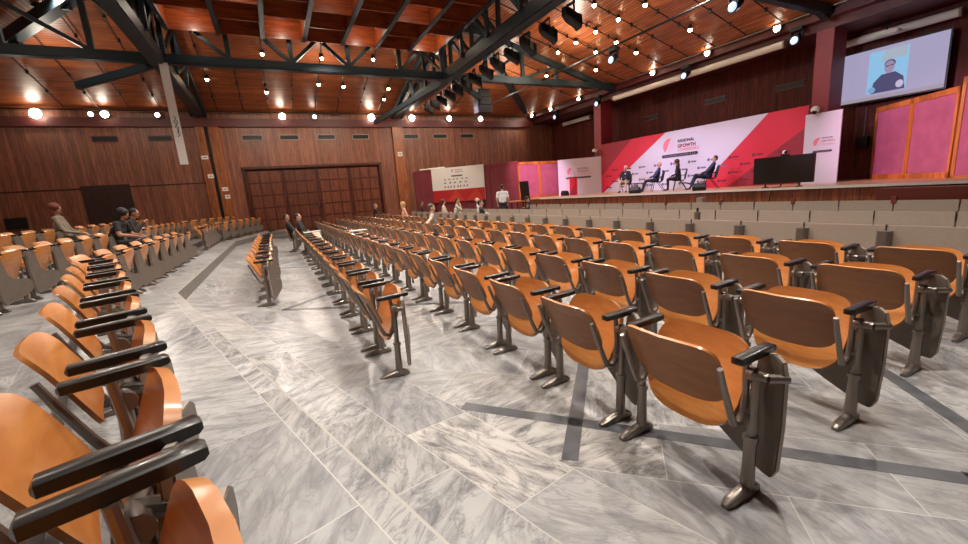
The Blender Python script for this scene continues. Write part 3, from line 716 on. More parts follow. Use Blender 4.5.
d = thing('projector', 'white projector hanging in front of the right screen case', 'projector', (18.9, 6.75, 5.72))
MB().box(-.2, .2, -.33, .33, -.06, .08).build('body', M['whitep'], d, .03)
MB().tube([(0, 0, .08), (0, 0, .42)], .025, 6).build('ceiling_mount', M['dark'], d)
d = thing('wall_speaker', 'small grey loudspeaker on the dark wall below the projection screen', 'loudspeaker', (19.5, 7.3, 2.15))
MB().box(-.18, .05, -.17, .17, 0, .38).build('cabinet', M['dark'], d, .02); MB().tube([(0, 0, .38), (0, 0, 1.4)], .015, 6).build('cable', M['greyink'], d)
# white security cameras on the pillars
for y, z, lab in ((19.1, 3.42, 'left'), (7.95, 3.5, 'right')):
    d = thing('security_camera', 'white dome camera on the %s red pillar' % lab, 'camera', (17.7, y, z))
    MB().tube([(0, 0, .1), (-.22, 0, .1)], .035, 8).build('arm', M['whitep'], d)
    MB().ell((-.26, 0, .04), .13, 12, 8).build('dome', M['whitep'], d, smooth=True)
    MB().ell((-.3, 0, -.03), .09, 10, 6).build('lens', M['dark'], d, smooth=True)
# stage television with camera on top, monitors wedges
d = thing('stage_television', 'large black television seen from behind standing on the stage edge', 'television', (14.95, 7.6, ZS))
MB().loft([((0, 0, .13), 1.78, .07), ((0, 0, 1.0), 1.78, .09)], 0, .1, 'z').build('back_case', M['black'], d)
bpy.data.objects['back_case'].rotation_euler = (0, 0, R(90))
m = MB(); [m.box(-.16, .16, s*.5-.025, s*.5+.025, 0, .03) for s in (-1, 1)]; [m.box(-.02, .02, s*.5-.02, s*.5+.02, .03, .16) for s in (-1, 1)]; m.build('foot', M['black'], d)
MB().tube([(-.04, -.05, .2), (-.1, .0, .02), (-.33, .1, .0), (-.42, .12, -.3), (-.45, .12, -.9)], .02, 6).build('cable', M['black'], d)
t = thing('conference_camera', 'small white and black camera on top of the stage television', 'camera', (14.95, 7.55, ZS+1.0))
MB().box(-.06, .06, -.12, .12, .0, .05).build('clamp', M['black'], t, .01); MB().ell((-.01, .02, .11), .065, 12, 8).build('ball', M['whitep'], t, smooth=True); MB().ell((-.04, -.03, .11), .05, 10, 8).build('lens', M['dark'], t, smooth=True)
for i, (x, y) in enumerate([(15.35, 19.35), (14.75, 13.55), (14.9, 10.5)]):
    d = thing('monitor_wedge', 'black monitor loudspeaker on the stage edge, %s' % ['near the red lectern', 'in front of the left panelists', 'below the rightmost panelist'][i], 'loudspeaker', (x, y, ZS), R(15*i), 'stage monitor wedges')
    b = MB().prism([(-.2, 0), (.22, 0), (.22, .12), (.05, .4), (-.12, .4), (-.22, .2)], lambda a, b_, t_: (a*.7, t_, b_*.72), -.24, .24).build('cabinet', M['dark'], d, .03)
    MB().box(.0, .015, -.2, .2, -.09, .09).build('grille', M['black'], d).matrix_local = Matrix.Translation((.095, 0, .185)) @ Matrix.Rotation(R(-31), 4, 'Y')
tag(MB().box(-.12, .12, -.13, .13, 0, .45).build('equipment_box', M['beige'], None, .02, False, (13.9, 9.7, .35)), 'light grey box on a stand at the stage front below the rightmost panelist', 'box')
tag(MB().box(-.2, .2, -.3, .3, 0, .35).build('equipment_case', M['dark'], None, .02, False, (13.9, 9.7, 0)), 'black case under the light grey box at the stage front', 'case')

# ---------------------------------------------------------------- auditorium chairs
def shell(name, mats, a, b, nt, nb, c, tilt, k, th, split=True, roll=0., rings=5, seg=36):
    """moulded plywood shell: superellipse outline (half width a, half height b), leaning by tilt, cupped by k, thickness th"""
    d = Vector((math.sin(tilt), 0, math.cos(tilt))); nr = Vector((math.cos(tilt), 0, -math.sin(tilt)))
    m = MB(); sides = []
    for s in (1, -1):
        ids = []; o = len(m.v)
        def P(u, v):
            off = k*(u/a)**2 - roll*max(0, v/b)**3 + s*th/2
            return Vector(c) + d*v + nr*off + Vector((0, u, 0))
        m.v.append(tuple(P(0, 0)))
        for r in range(1, rings+1):
            f = r/rings
            for q in range(seg):
                t = 2*math.pi*q/seg; cs, sn = math.cos(t), math.sin(t); e = 2/(nt if sn > 0 else nb)
                u = a*math.copysign(abs(cs)**e, cs)*f; v = b*math.copysign(abs(sn)**e, sn)*f
                m.v.append(tuple(P(u, v)))
        fs = [(o, o+1+q, o+1+(q+1) % seg) for q in range(seg)]
        fs += [(o+1+(r-1)*seg+q, o+1+r*seg+q, o+1+r*seg+(q+1) % seg, o+1+(r-1)*seg+(q+1) % seg) for r in range(1, rings) for q in range(seg)]
        if s < 0: fs = [f[::-1] for f in fs]
        m.f += fs; m.m += [0 if s > 0 else (1 if split else 0)]*len(fs)
        sides.append(o+1+(rings-1)*seg)
    m.f += [(sides[0]+q, sides[1]+q, sides[1]+(q+1) % seg, sides[0]+(q+1) % seg) for q in range(seg)]; m.m += [0]*seg
    return m.build(name, mats, None, 0, True)
HOLD = []
def proto(o): COL.objects.unlink(o); HOLD.append(o); return o
P_back = proto(shell('backrest', [M['orange'], M['brown']], .272, .195, 5., 3.6, (-.162, 0, .635), R(-23), .03, .016, True, .015))
P_seat = proto(shell('seat', [M['orange']], .272, .262, 4.0, 2.9, (.065, 0, .525), R(22), -.03, .036, False, .03))
P_seat_dn = proto(shell('seat', [M['orange']], .262, .225, 3.0, 2.5, (.10, 0, .445), R(84), -.02, .028, False, .02))
def leg_mesh(y):
    m = MB()
    m.tube([(0, y, .03), (.003, y, .16), (.008, y, .31)], [.034, .03, .028], 10)
    m.tube([(.008, y, .30), (.009, y, .325)], [.035, .035], 10)
    m.tube([(.009, y, .32), (.018, y, .50), (.02, y, .66)], [.022, .019, .018], 8)
    m.loft([((-.185, y, .012), .03, .022), ((-.15, y, .018), .05, .036), ((-.05, y, .03), .055, .055), ((.02, y, .034), .058, .066), ((.07, y, .022), .05, .044), ((.09, y, .014), .035, .024)])
    s = 1 if y > 0 else -1
    m.tube([(.02, y-s*.03, .645), (.02, y+s*.0, .645), (.02, y+s*.005, .645), (.02, y+s*.06, .645)], [.036, .036, .028, .024], 12)
    return m
def bracket_mesh(y):
    m = MB()
    m.tube([(-.205, y, .72), (-.17, y, .62), (-.11, y, .47), (-.08, y, .405), (-.035, y, .39), (.0, y, .43), (.012, y, .56), (.0, y, .73)], [.014, .016, .017, .02, .02, .019, .017, .015], 8)
    m.tube([(.0, y, .45), (.02, y+(.04 if y > 0 else -.04), .45)], .018, 6)
    return m
P_leg = [proto(leg_mesh(y).build('leg', M['metal'], None, 0, True)) for y in (.33, -.33)]
P_br = [proto(bracket_mesh(y).build('bracket', M['metal'], None, 0, True)) for y in (.293, -.293)]
def arm_mesh(y):
    return MB().loft([((-.125, y, .742), .03, .014), ((-.117, y, .744), .056, .034), ((-.03, y, .745), .058, .038), ((.09, y, .748), .058, .038), ((.152, y, .752), .056, .034), ((.162, y, .752), .04, .02)], 0, .22)
P_arm = [proto(arm_mesh(y).build('armrest', M['black'], None, 0, True)) for y in (.318, -.318)]
def tablet_mesh(up=False):
    prof = [(.0, .66), (.015, .72), (.06, .75), (.125, .735), (.15, .70), (.17, .58), (.19, .47), (.25, .41), (.44, .385), (.49, .35), (.49, .26), (.46, .205), (.34, .165), (.1, .10), (.045, .10), (.015, .16), (0, .40)]
    dx, dy = .30, .954
    m = MB().prism(prof, lambda s, z, t: (.07+dx*s+dy*t, -.44+dy*s-dx*t, z), -.015, .015)
    m.m = [0, 0] + [1]*len(prof)
    return m
P_tab = proto(tablet_mesh().build('writing_tablet', [M['slab'], M['slab_e']], None, .005))
P_hinge = proto(MB().tube([(.02, -.385, .645), (.085, -.44, .645)], .022, 8).tube([(.088, -.40, .655), (.09, -.40, .50)], .012, 6).build('hinge', M['metal'], None, 0, True))
P_tab_up = proto(MB().loft([((-.08, -.30, .775), .26, .018), ((.05, -.25, .775), .34, .02), ((.30, -.15, .775), .5, .02), ((.42, -.14, .775), .42, .018)], 0, .2).build('writing_tablet', pm('pale_tablet', '#b9b1a8', .4), None))
P_side = []
for y in (.33, -.33):
    fr = leg_mesh(y); l_ = bracket_mesh(y*.293/.33); fr.add(l_.v, l_.f); P_side.append(proto(fr.build('side_frame', M['metal'], None, 0, True)))

def chair(x, y, z, rz_, label, group, detail=2, sat=False, desk=False):
    t = thing('auditorium_chair', label, 'chair', (x, y, z), rz_, group)
    dup(P_back, t); dup(P_seat_dn if sat else P_seat, t)
    for a in P_arm: dup(a, t)
    if detail == 2:
        for a in P_leg + P_br: dup(a, t)
    else:
        for a in P_side: dup(a, t)
    if desk: dup(P_tab_up, t)
    else:
        tb = dup(P_tab, t)
        if detail == 2: dup(P_hinge, tb)
    return t
PITCH = .84
SAT = set(); DESK = {('r0', 12), ('r1', 13)}
def nearest(y, ys): return min(range(len(ys)), key=lambda i: abs(ys[i]-y))
r_rows = {'r-1': (-.3, 7.82, 9), 'r0': (.8, 3.82, 14), 'r1': (1.9, 1.365, 24), 'r2': (3.03, 1.39, 26), 'r3': (4.17, 1.45, 27), 'r4': (5.27, 1.47, 27)}
r_desc = {'r-1': ('of the lone row on bare marble', 'lone short row'),
          'r0': ('of the row starting mid floor', 'row beginning mid floor'),
          'r1': ('of the foremost long row on the right', 'foremost long row'),
          'r2': ('of the second long row on the right', 'second long row'),
          'r3': ('of the third long row on the right', 'third long row'),
          'r4': ('of the row nearest the beige panels', 'row behind the beige panels')}
SEATED = {('r0', 14.7): 1, ('r3', 11.4): 1, ('r4', 18.1): 1}
occ = {'r3': [11.45], 'r4': [18.2]}
for key, (x, y0, n) in r_rows.items():
    for i in range(n):
        y = y0+PITCH*i
        sat = any(abs(y-q) < .42 for q in occ.get(key, []))
        lab = 'orange plywood chair, %s from the near end %s' % (ORD[i], r_desc[key][0])
        chair(x+rnd.uniform(-.012, .012), y, 0, rnd.uniform(-.012, .012), lab, 'chairs of the '+r_desc[key][1], 2 if y < 12 else 1, sat, (key, i) in DESK)
# left side: near row turned by sixteen degrees, then the stepped rows
f16 = R(16.05); dirn = Vector((-.2765, .961)); fwd = Vector((.961, .2765))
st0 = Vector((-.285, .765))
nl_pts = [Vector((-.09, -.18)), Vector((-.275, .645)), Vector((-.478, 1.39)), Vector((-.70, 2.2))]
nl_pts += [nl_pts[-1] + Vector((-.243, .83))*q for q in range(1, 6)]
for k in range(-1, 8):
    p = nl_pts[k+1]
    chair(p.x, p.y, .35, f16, 'orange plywood chair, %s from the bottom edge in the near left row' % ORD[k+1], 'chairs of the near left row', 2)
l1 = [7.36, 8.22, 9.08, 9.94, 10.8, 11.66, 12.5, 13.4, 16.8, 17.66, 18.5, 19.35]
for i, y in enumerate(l1):
    chair(-2.24, y, .35, 0, 'orange chair with hanging grey tablet, %s in the lowest left tier row' % ORD[i], 'chairs of the lowest left tier', 2 if y < 11 else 1)
for i in range(16):
    y = 6.9+.85*i
    chair(-3.34, y, .52, 0, 'orange chair with hanging grey tablet, %s in the middle left tier row' % ORD[i], 'chairs of the middle left tier', 2 if y < 9 else 1, abs(y-12.0) < .42 or abs(y-12.9) < .42)
for i in range(15):
    y = 8.6+.85*i
    chair(-4.44, y, .70, 0, 'orange chair high on the left, %s in the top left tier row' % ORD[i], 'chairs of the top left tier', 1, abs(y-12.9) < .42)
b16 = -f16; dir2 = Vector((.2765, .961)); nl = Vector((-.961, .2765))
for i in range(6):
    p = Vector((-1.62, 19.8)) + nl*.62 + dir2*(.75+.85*i)
    chair(p.x, p.y, .35, b16, 'orange chair in the far corner, %s in the lower turned tier row' % ORD[i], 'chairs of the lower far corner row', 1)
for i in range(6):
    p = Vector((-1.62, 19.8)) + nl*1.75 + dir2*(.5+.85*i)
    chair(p.x, p.y, .52, b16, 'orange chair in the far corner, %s in the upper turned tier row' % ORD[i], 'chairs of the upper far corner row', 1)

# beige desk panels in front of the last orange row
P_pan = proto(MB().box(-.018, .018, -.413, .413, .14, .86).build('panel', M['beige'], None, .006))
pb = MB().loft([((-.05, -.42, .57), .14, .12), ((-.05, -.42, .80), .14, .12)], 0, .35, 'z')
P_pb = proto(pb.build('bracket', M['metal'], None))
P_pl = proto(MB().tube([(-.05, -.42, .02), (-.05, -.42, .62)], .035, 8).loft([((-.2, -.42, .015), .05, .03), ((-.05, -.42, .03), .06, .06), ((.1, -.42, .015), .05, .03)]).build('leg', M['metal'], None))
P_ps = proto(MB().tube([(-.022, -.42, .74), (-.022, -.42, .87)], .007, 5).build('joint_bar', M['dark'], None))
P_cap = proto(MB().box(-.03, .03, -.46, -.38, .80, .93).build('post_cap', M['mahog'], None, .005))
for ri, (x, y0, n, nm) in enumerate([(6.35, .81, 24, 'nearest'), (8.1, .7, 22, 'middle'), (10.4, .4, 19, 'farthest')]):
    for i in range(n):
        y = y0+PITCH*i
        t = thing('desk_panel', 'beige desk panel, %s from the right in the %s panel row' % (ORD[i], nm), 'desk panel', (x, y, 0), rnd.uniform(-.01, .01), 'beige panels of the %s row' % nm)
        for o in ((P_pan, P_pb, P_pl, P_ps) if ri == 0 else (P_pan, P_pl, P_ps)): dup(o, t)
        if ri == 2 and i % 2 == 0: dup(P_cap, t)
t = thing('slim_stand', 'thin black microphone stand rising behind the beige panels', 'stand', (6.5, 4.6, 0))
MB().tube([(0, 0, .0), (0, 0, 1.05)], .018, 6).build('pole', M['black'], t); MB().tube([(0, 0, .75), (0, 0, .98)], .05, 8).build('collar', M['metal'], t); MB().box(-.16, .16, -.16, .16, 0, .02).build('base', M['black'], t)

# ---------------------------------------------------------------- people
SKIN = {'fair': '#c99a83', 'tan': '#a9765c', 'pink': '#d3a08c'}
MC = {}
def cm(col, rough=.75):
    if col not in MC: MC[col] = pm('cloth_'+col[1:], col, rough, noise=.1, nscale=14)
    return MC[col]
def conesphere(m, p, q, r1, r2, seg=12):
    p, q = Vector(p), Vector(q); L = (q-p).length
    m.ell(p, r1, seg, 8); m.ell(q, r2, seg, 8)
    if L > 1e-4:
        m.tube([p, q], [r1*.99, r2*.99], seg)
def hand(caps, w, e, side, curl=.35, nrm=None):
    """palm, four unequal bent fingers and a thumb continuing the forearm e->w"""
    w, e = Vector(w), Vector(e); d = (w-e).normalized()
    n_ = Vector(nrm or (0, 0, -1)); n_ = (n_-d*n_.dot(d)).normalized(); s = d.cross(n_).normalized()*side
    for k, (o, ln) in enumerate(((-.028, .066), (-.010, .076), (.009, .072), (.027, .056))):
        b = w + d*.085 + s*o
        caps.append((w + d*.02 + s*o*.7, b, .017, .0125, 'skin'))
        d1 = (d+n_*curl).normalized(); m1 = b + d1*ln*.5; d2 = (d+n_*curl*2.2).normalized()
        caps.append((b, m1, .0095, .009, 'skin')); caps.append((m1, m1+d2*ln*.5, .009, .0075, 'skin'))
    t0 = w + d*.03 - s*.03; t1 = t0 + (d*.6 - s*.6 + n_*.3).normalized()*.04
    caps.append((w+d*.02, t0, .016, .013, 'skin')); caps.append((t0, t1, .0115, .010, 'skin')); caps.append((t1, t1+(d+n_*.4).normalized()*.03, .0095, .008, 'skin'))
def person(label, loc, yaw, J, col, hair='short', hcol='#2a1d17', sleeve='long', extra=None, group=None, voxel=.0115, eyes=True, collar=None):
    """J: joints in the local frame (x forward, y left, z up)"""
    V = {k: Vector(v) for k, v in J.items()}
    caps = []; A = lambda p, q, a, b, t: caps.append((Vector(p), Vector(q), a, b, t))
    pel, ch, nk, hd = V['pelvis'], V['chest'], V['neck'], V['head']
    sd = (V['shL']-V['shR']).normalized()
    for s in (-1, 1):
        A(pel+sd*.075*s, pel+sd*.085*s-Vector((0, 0, .02)), .125, .12, 'trouser')
        A(pel+sd*.06*s+Vector((0, 0, .06)), ch+sd*.075*s, .118, .118, 'top')
        A(ch+sd*.07*s, ch+sd*.06*s+(nk-ch)*.45, .118, .085, 'top')
    A(V['shL']-sd*.03, V['shR']+sd*.03, .072, .072, 'top')
    A(nk-(nk-ch)*.25, nk+(hd-nk)*.1, .07, .058, 'top' if collar is None else collar)
    A(nk, nk+(hd-nk)*.7, .056, .052, 'skin')
    for s in 'LR':
        sg = 1 if s == 'L' else -1
        sh, el, wr = V['sh'+s], V['el'+s], V['wr'+s]
        A(sh, el, .064, .047, 'top' if sleeve == 'long' else 'top2')
        if sleeve == 'short':
            A(sh, sh+(el-sh)*.62, .07, .062, 'top')
        A(el, wr, .046, .031 if sleeve == 'long' else .028, 'top' if sleeve == 'long' else 'skin')
        if sleeve == 'long': A(el, wr, .047, .034, 'top')
        hand(caps, wr, el, sg, .45 if 'curl' not in J else J['curl'].x if hasattr(J['curl'], 'x') else J['curl'][0])
        hp, kn, an, to = V['hp'+s], V['kn'+s], V['an'+s], V['to'+s]
        A(hp, kn, .092, .062, 'trouser'); A(kn, kn+(an-kn)*.4, .06, .056, 'trouser'); A(kn+(an-kn)*.4, an, .056, .043, 'trouser')
        A(an+Vector((0, 0, -.03)), an+(to-an)*.3+Vector((0, 0, -.02)), .043, .042, 'shoe'); A(an+(to-an)*.2+Vector((0, 0, -.03)), to, .042, .033, 'shoe')
    # head frame
    look = Vector(J.get('look', (1, 0, 0))).normalized(); upv = Vector((0, 0, 1)); upv = (upv-look*upv.dot(look)).normalized(); sid = upv.cross(look)
    RM = Matrix((look, sid, upv)).transposed()
    hp_ = lambda x, y, z: hd + RM @ Vector((x, y, z))
    m = MB()
    for (p, q, a, b, t) in caps: conesphere(m, p, q, a, b)
    m.ell(hp_(-.012, 0, .02), (.096, .076, .104), 16, 12, 0, RM)
    m.ell(hp_(.026, 0, -.045), (.062, .058, .07), 14, 10, 0, RM)
    m.ell(hp_(.055, 0, -.085), (.03, .032, .024), 10, 8, 0, RM)
    hc = [(hp_(-.012, 0, .02), hp_(.0, 0, -.05), .088, .07, 'skin'), (hp_(.05, 0, -.08), hp_(.06, 0, -.09), .035, .03, 'skin')]
    def cap2(p, q, a, b, t): conesphere(m, p, q, a, b, 8); hc.append((p, q, a, b, t))
    cap2(hp_(.078, 0, .015), hp_(.102, 0, -.022), .010, .015, 'skin')                         # nose
    cap2(hp_(.078, -.03, .03), hp_(.078, .03, .03), .012, .012, 'skin')                       # brow
    cap2(hp_(.082, -.018, -.055), hp_(.082, .018, -.055), .0085, .0085, 'lip')                # mouth
    for s in (-1, 1): m.ell(hp_(-.012, s*.078, -.008), (.022, .010, .034), 8, 6, 0, RM)
    tmp = m.build('tmp', [])
    md = tmp.modifiers.new('r', 'REMESH'); md.mode = 'VOXEL'; md.voxel_size = voxel
    sm = tmp.modifiers.new('s', 'SMOOTH'); sm.iterations = 3; sm.factor = .45
    dg = bpy.context.evaluated_depsgraph_get(); me = bpy.data.meshes.new_from_object(tmp.evaluated_get(dg))
    bpy.data.objects.remove(tmp)
    me.name = 'body'
    nf = len(me.polygons); cen = np.empty(nf*3); me.polygons.foreach_get('center', cen); cen = cen.reshape(-1, 3)
    best = np.full(nf, 1e9); tid = np.zeros(nf, int)
    tags = ['skin', 'top', 'trouser', 'shoe', 'lip', 'top2']; tags_i = {t: i for i, t in enumerate(tags)}
    for (p, q, a, b, t) in caps+hc:
        p_, q_ = np.array(p), np.array(q); d = q_-p_; L2 = max(1e-9, d@d)
        u = np.clip((cen-p_)@d/L2, 0, 1); ds = np.linalg.norm(cen-(p_+u[:, None]*d), axis=1) - (a+(b-a)*u)
        k = ds < best; best[k] = ds[k]; tid[k] = tags_i[t]
    me.materials.clear()
    sk = cm(SKIN[col.get('skin', 'fair')], .55)
    for t in tags: me.materials.append({'skin': sk, 'top': cm(col['top']), 'trouser': cm(col['trouser']), 'shoe': cm(col.get('shoe', '#1b1514'), .4), 'lip': cm('#9c5a50', .5), 'top2': sk}[t])
    me.polygons.foreach_set('material_index', tid.astype(np.int32)); me.polygons.foreach_set('use_smooth', np.ones(nf, bool))
    t = thing('person', label, 'person', loc, yaw, group)
    bo = bpy.data.objects.new('body', me); COL.objects.link(bo); bo.parent = t
    h = MB(); hm = cm(hcol, .6)
    if hair in ('short', 'thin'):
        h.ell(hp_(-.026, 0, .036), (.095, .083, .1), 16, 10, 0, RM); h.ell(hp_(-.06, 0, -.02), (.055, .068, .06), 12, 8, 0, RM)
    elif hair == 'bald':
        h.ell(hp_(-.05, 0, -.015), (.06, .081, .06), 14, 8, 0, RM)
    elif hair in ('bob', 'long', 'curly'):
        h.ell(hp_(-.03, 0, .04), (.116, .108, .112), 16, 10, 0, RM)
        dn = {'bob': .09, 'long': .22, 'curly': .10}[hair]
        for s in (-1, 0, 1): h.ell(hp_(-.055-(.02 if s == 0 else 0), s*.055, -.04-dn*.35), (.055, .048, .07+dn*.5), 12, 8, 0, RM)
        if hair == 'curly':
            rr = random.Random(4)
            for q in range(40):
                v = Vector((rr.uniform(-1, .2), rr.uniform(-1, 1), rr.uniform(-.7, 1))).normalized()
                h.ell(hp_(-.03+v.x*.1, v.y*.095, .02+v.z*.105), .03, 8, 6)
    elif hair == 'cap':
        h.ell(hp_(-.015, 0, .05), (.105, .09, .085), 16, 10, 0, RM)
    if h.v:
        ho = h.build('hair' if hair != 'cap' else 'cap', hm, t, 0, True)
        if hair == 'cap':
            br = MB().ell(hp_(.10, 0, .03), (.07, .07, .012), 12, 6, 0, RM); br.build('cap_brim', hm, ho, 0, True)
    if eyes:
        for s in (-1, 1):
            MB().ell(hp_(.079, s*.032, .008), (.009, .012, .008), 8, 6, 0, RM).build('eye', cm('#1a1512', .2), t, 0, True)
    if extra: extra(t, V, hp_)
    return t
def sit(lean=8, seat=.45, spread=.10, kx=.43, ankx=.42, turn=0., look=(1, 0, 0), elL=None, wrL=None, elR=None, wrR=None, crossed=False, foot=.07, bend=0.):
    """seated joint set; lean is backwards in degrees"""
    l_ = R(lean); c, s = math.cos(l_), math.sin(l_); z0 = seat+.10
    pel = Vector((0, 0, z0)); ax = Vector((-s, 0, c))
    ax2 = Vector((-math.sin(l_-R(bend)), 0, math.cos(l_-R(bend))))
    ch = pel+ax*.29; nk = ch+ax2*.23; hd = nk+(ax2*.75+Vector((.15, 0, .25))).normalized()*.165
    T = Matrix.Rotation(R(turn), 3, 'Z'); sh = ch+ax2*.17
    J = dict(pelvis=pel, chest=ch, neck=nk, head=hd, shL=sh+T @ Vector((0, .185, 0)), shR=sh+T @ Vector((0, -.185, 0)), look=look)
    J['elL'] = Vector(elL or (.06, .26, seat+.27)); J['wrL'] = Vector(wrL or (.28, .14, seat+.20))
    J['elR'] = Vector(elR or (.06, -.26, seat+.27)); J['wrR'] = Vector(wrR or (.28, -.14, seat+.20))
    for sgn, k in ((1, 'L'), (-1, 'R')):
        J['hp'+k] = Vector((.02, sgn*.09, z0-.02)); J['kn'+k] = Vector((kx, sgn*spread, seat+.06)); J['an'+k] = Vector((ankx, sgn*spread, foot+.03)); J['to'+k] = Vector((ankx+.17, sgn*(spread+.02), foot-.03))
    if crossed:
        J['knL'] = Vector((kx+.02, -.05, seat+.15)); J['anL'] = Vector((kx+.16, -.22, seat-.18)); J['toL'] = Vector((kx+.33, -.24, seat-.16))
    return J
def stand(h=1.78, look=(1, 0, 0)):
    k = h/1.75
    J = dict(pelvis=(0, 0, .95*k), chest=(0, 0, 1.22*k), neck=(0, 0, 1.46*k), head=(.02, 0, 1.63*k), shL=(0, .19*k, 1.40*k), shR=(0, -.19*k, 1.40*k), elL=(-.02, .27, 1.13*k), wrL=(.10, .24, .93*k), elR=(-.02, -.27, 1.13*k), wrR=(.10, -.24, .93*k), look=look,
             hpL=(0, .09, .92*k), knL=(.02, .10, .50*k), anL=(-.02, .10, .09), toL=(.15, .12, .035), hpR=(0, -.09, .92*k), knR=(.02, -.10, .50*k), anR=(-.02, -.10, .09), toR=(.15, -.12, .035))
    return J

# --- audience
person('person with reddish bob and beige jacket sitting high on the left tiers', (-4.40, 12.9, .70), R(5), sit(5, .46, look=(1, -.3, 0)), dict(top='#8a7a68', trouser='#3a332e', skin='tan'), 'bob', '#74341f')
def paper(t, V, hp_):
    MB().box(-.13, .13, -.1, .1, 0, .004).build('paper', M['whitep'], t).matrix_local = Matrix.Translation((.60, -.12, .64)) @ Matrix.Rotation(R(-20), 4, 'Y')
person('person in sleeveless black top holding white paper on the left tiers', (-3.30, 12.0, .52), R(-8), sit(-24, .46, elR=(.24, -.30, .74), wrR=(.50, -.16, .68), elL=(.24, .28, .72), wrL=(.48, .14, .68), look=(1, -.2, -.35)), dict(top='#1c1819', trouser='#2a2526', skin='tan'), 'bob', '#1d1513', 'short', paper)
person('person in dark clothes leaning forward beside the black topped one', (-3.30, 12.85, .52), 0, sit(-22, .46, look=(1, 0, -.3), elR=(.26, -.22, .72), wrR=(.42, -.08, .95)), dict(top='#211c1d', trouser='#241f20', skin='tan'), 'short', '#17110f')
person('man in black shirt and cream trousers slouching at the far row end', (.78, 15.15, 0), R(-12), sit(9, .45, kx=.46, crossed=True, look=(1, -.15, .05), elR=(.05, -.3, .70), wrR=(.25, -.12, .62)), dict(top='#17171a', trouser='#d8cdbc', skin='fair', shoe='#c9c2b8'), 'short', '#2a1d17')
person('man in black leaning back behind the man in cream trousers', (.5, 16.1, 0), R(-5), sit(14, .45, look=(1, -.2, .1)), dict(top='#121214', trouser='#1a1a1c', skin='tan'), 'short', '#1b1412')
for (x, y, k) in ((.80, 15.2, 'cream trousers'), (.5, 16.15, 'the leaning man in black')):
    chair(x, y, 0, R(-8), 'occupied orange chair under ' + ('the man in cream trousers' if k[0] == 'c' else k), 'chairs with sitters at the far row end', 1, True)
person('man in grey shirt seen from behind with arm along the chair backs', (4.19, 11.45, 0), R(-18), sit(6, .46, elR=(-.12, -.47, .93), wrR=(-.2, -.78, .90), look=(1, .1, 0)), dict(top='#8d847c', trouser='#3b3a3c', skin='fair'), 'thin', '#4a3b33', 'short')
person('blonde woman in pink cardigan sitting among the far orange rows', (5.29, 18.2, 0), R(-10), sit(4, .50, look=(1, -.1, -.1)), dict(top='#d8a193', trouser='#18171a', skin='fair'), 'curly', '#c09a66')
def behind(label, x, y, yaw, J, col, hair, hcol, sl='long', **k):
    person(label, (x, y, 0), yaw, J, col, hair, hcol, sl, **k)
    chair(x-.02, y, 0, yaw, 'orange chair in use behind the panels under the ' + ' '.join(label.split(' sitting')[0].split(' with')[0].split(' beside')[0].split(' at a')[0].split()[:7]), 'chairs with sitters behind the panels', 1, True)
behind('woman in pale top sitting left of the man in light green', 7.2, 18.1, R(-30), sit(5, .46, look=(1, -.5, 0)), dict(top='#c8bca8', trouser='#3a3434', skin='fair'), 'bob', '#3a2a20')
behind('dark haired man in light green shirt with hand at his chin', 7.4, 17.6-.35, R(-25), sit(-8, .48, look=(1, -.3, 0), elR=(.26, -.2, .86), wrR=(.22, -.05, 1.08)), dict(top='#b9bda6', trouser='#2f2f33', skin='fair'), 'short', '#201713', 'short')
behind('dark haired man in black shirt beside the bald man', 6.95, 13.6, R(-20), sit(10, .40, look=(1, -.2, 0)), dict(top='#1a1719', trouser='#222022', skin='fair'), 'short', '#1a1311')
behind('bald man in white shirt sitting behind the beige panels', 7.75, 15.35, R(-25), sit(14, .47, look=(1, -.3, .05)), dict(top='#d9d6d6', trouser='#2b2b2f', skin='pink'), 'bald', '#5b4a40')
behind('person in dark clothes sitting before the maroon folding wall', 6.9, 20.4, R(-20), sit(5, .46, look=(1, -.3, 0)), dict(top='#241a1c', trouser='#231d1f', skin='tan'), 'short', '#2b1d18')
t = thing('small_table', 'small dark table at the far wall with a man behind it', 'table', (5.75, 23.9, 0))
MB().box(-.3, .3, -.7, .7, .70, .74).build('tabletop', M['mahog'], t, .01)
for a in (-.25, .25):
    for b in (-.62, .62): MB().box(a-.025, a+.025, b-.025, b+.025, 0, .70).build('leg', M['dark'], t)
behind('grey haired man in dark jacket at a small table by the far doors', 5.2, 23.9, R(-10), sit(-4, .46, look=(1, -.2, 0), wrR=(.40, -.12, .79), wrL=(.40, .12, .79), elR=(.15, -.27, .78), elL=(.15, .27, .78)), dict(top='#1e1c24', trouser='#222026', skin='fair'), 'short', '#8a8480')
person('man in white T-shirt standing with his back to the seats by the stage', (9.5, 16.55, 0), R(62), stand(1.85), dict(top='#e6e1e0', trouser='#2a2830', skin='fair'), 'short', '#2a1d18', 'short')
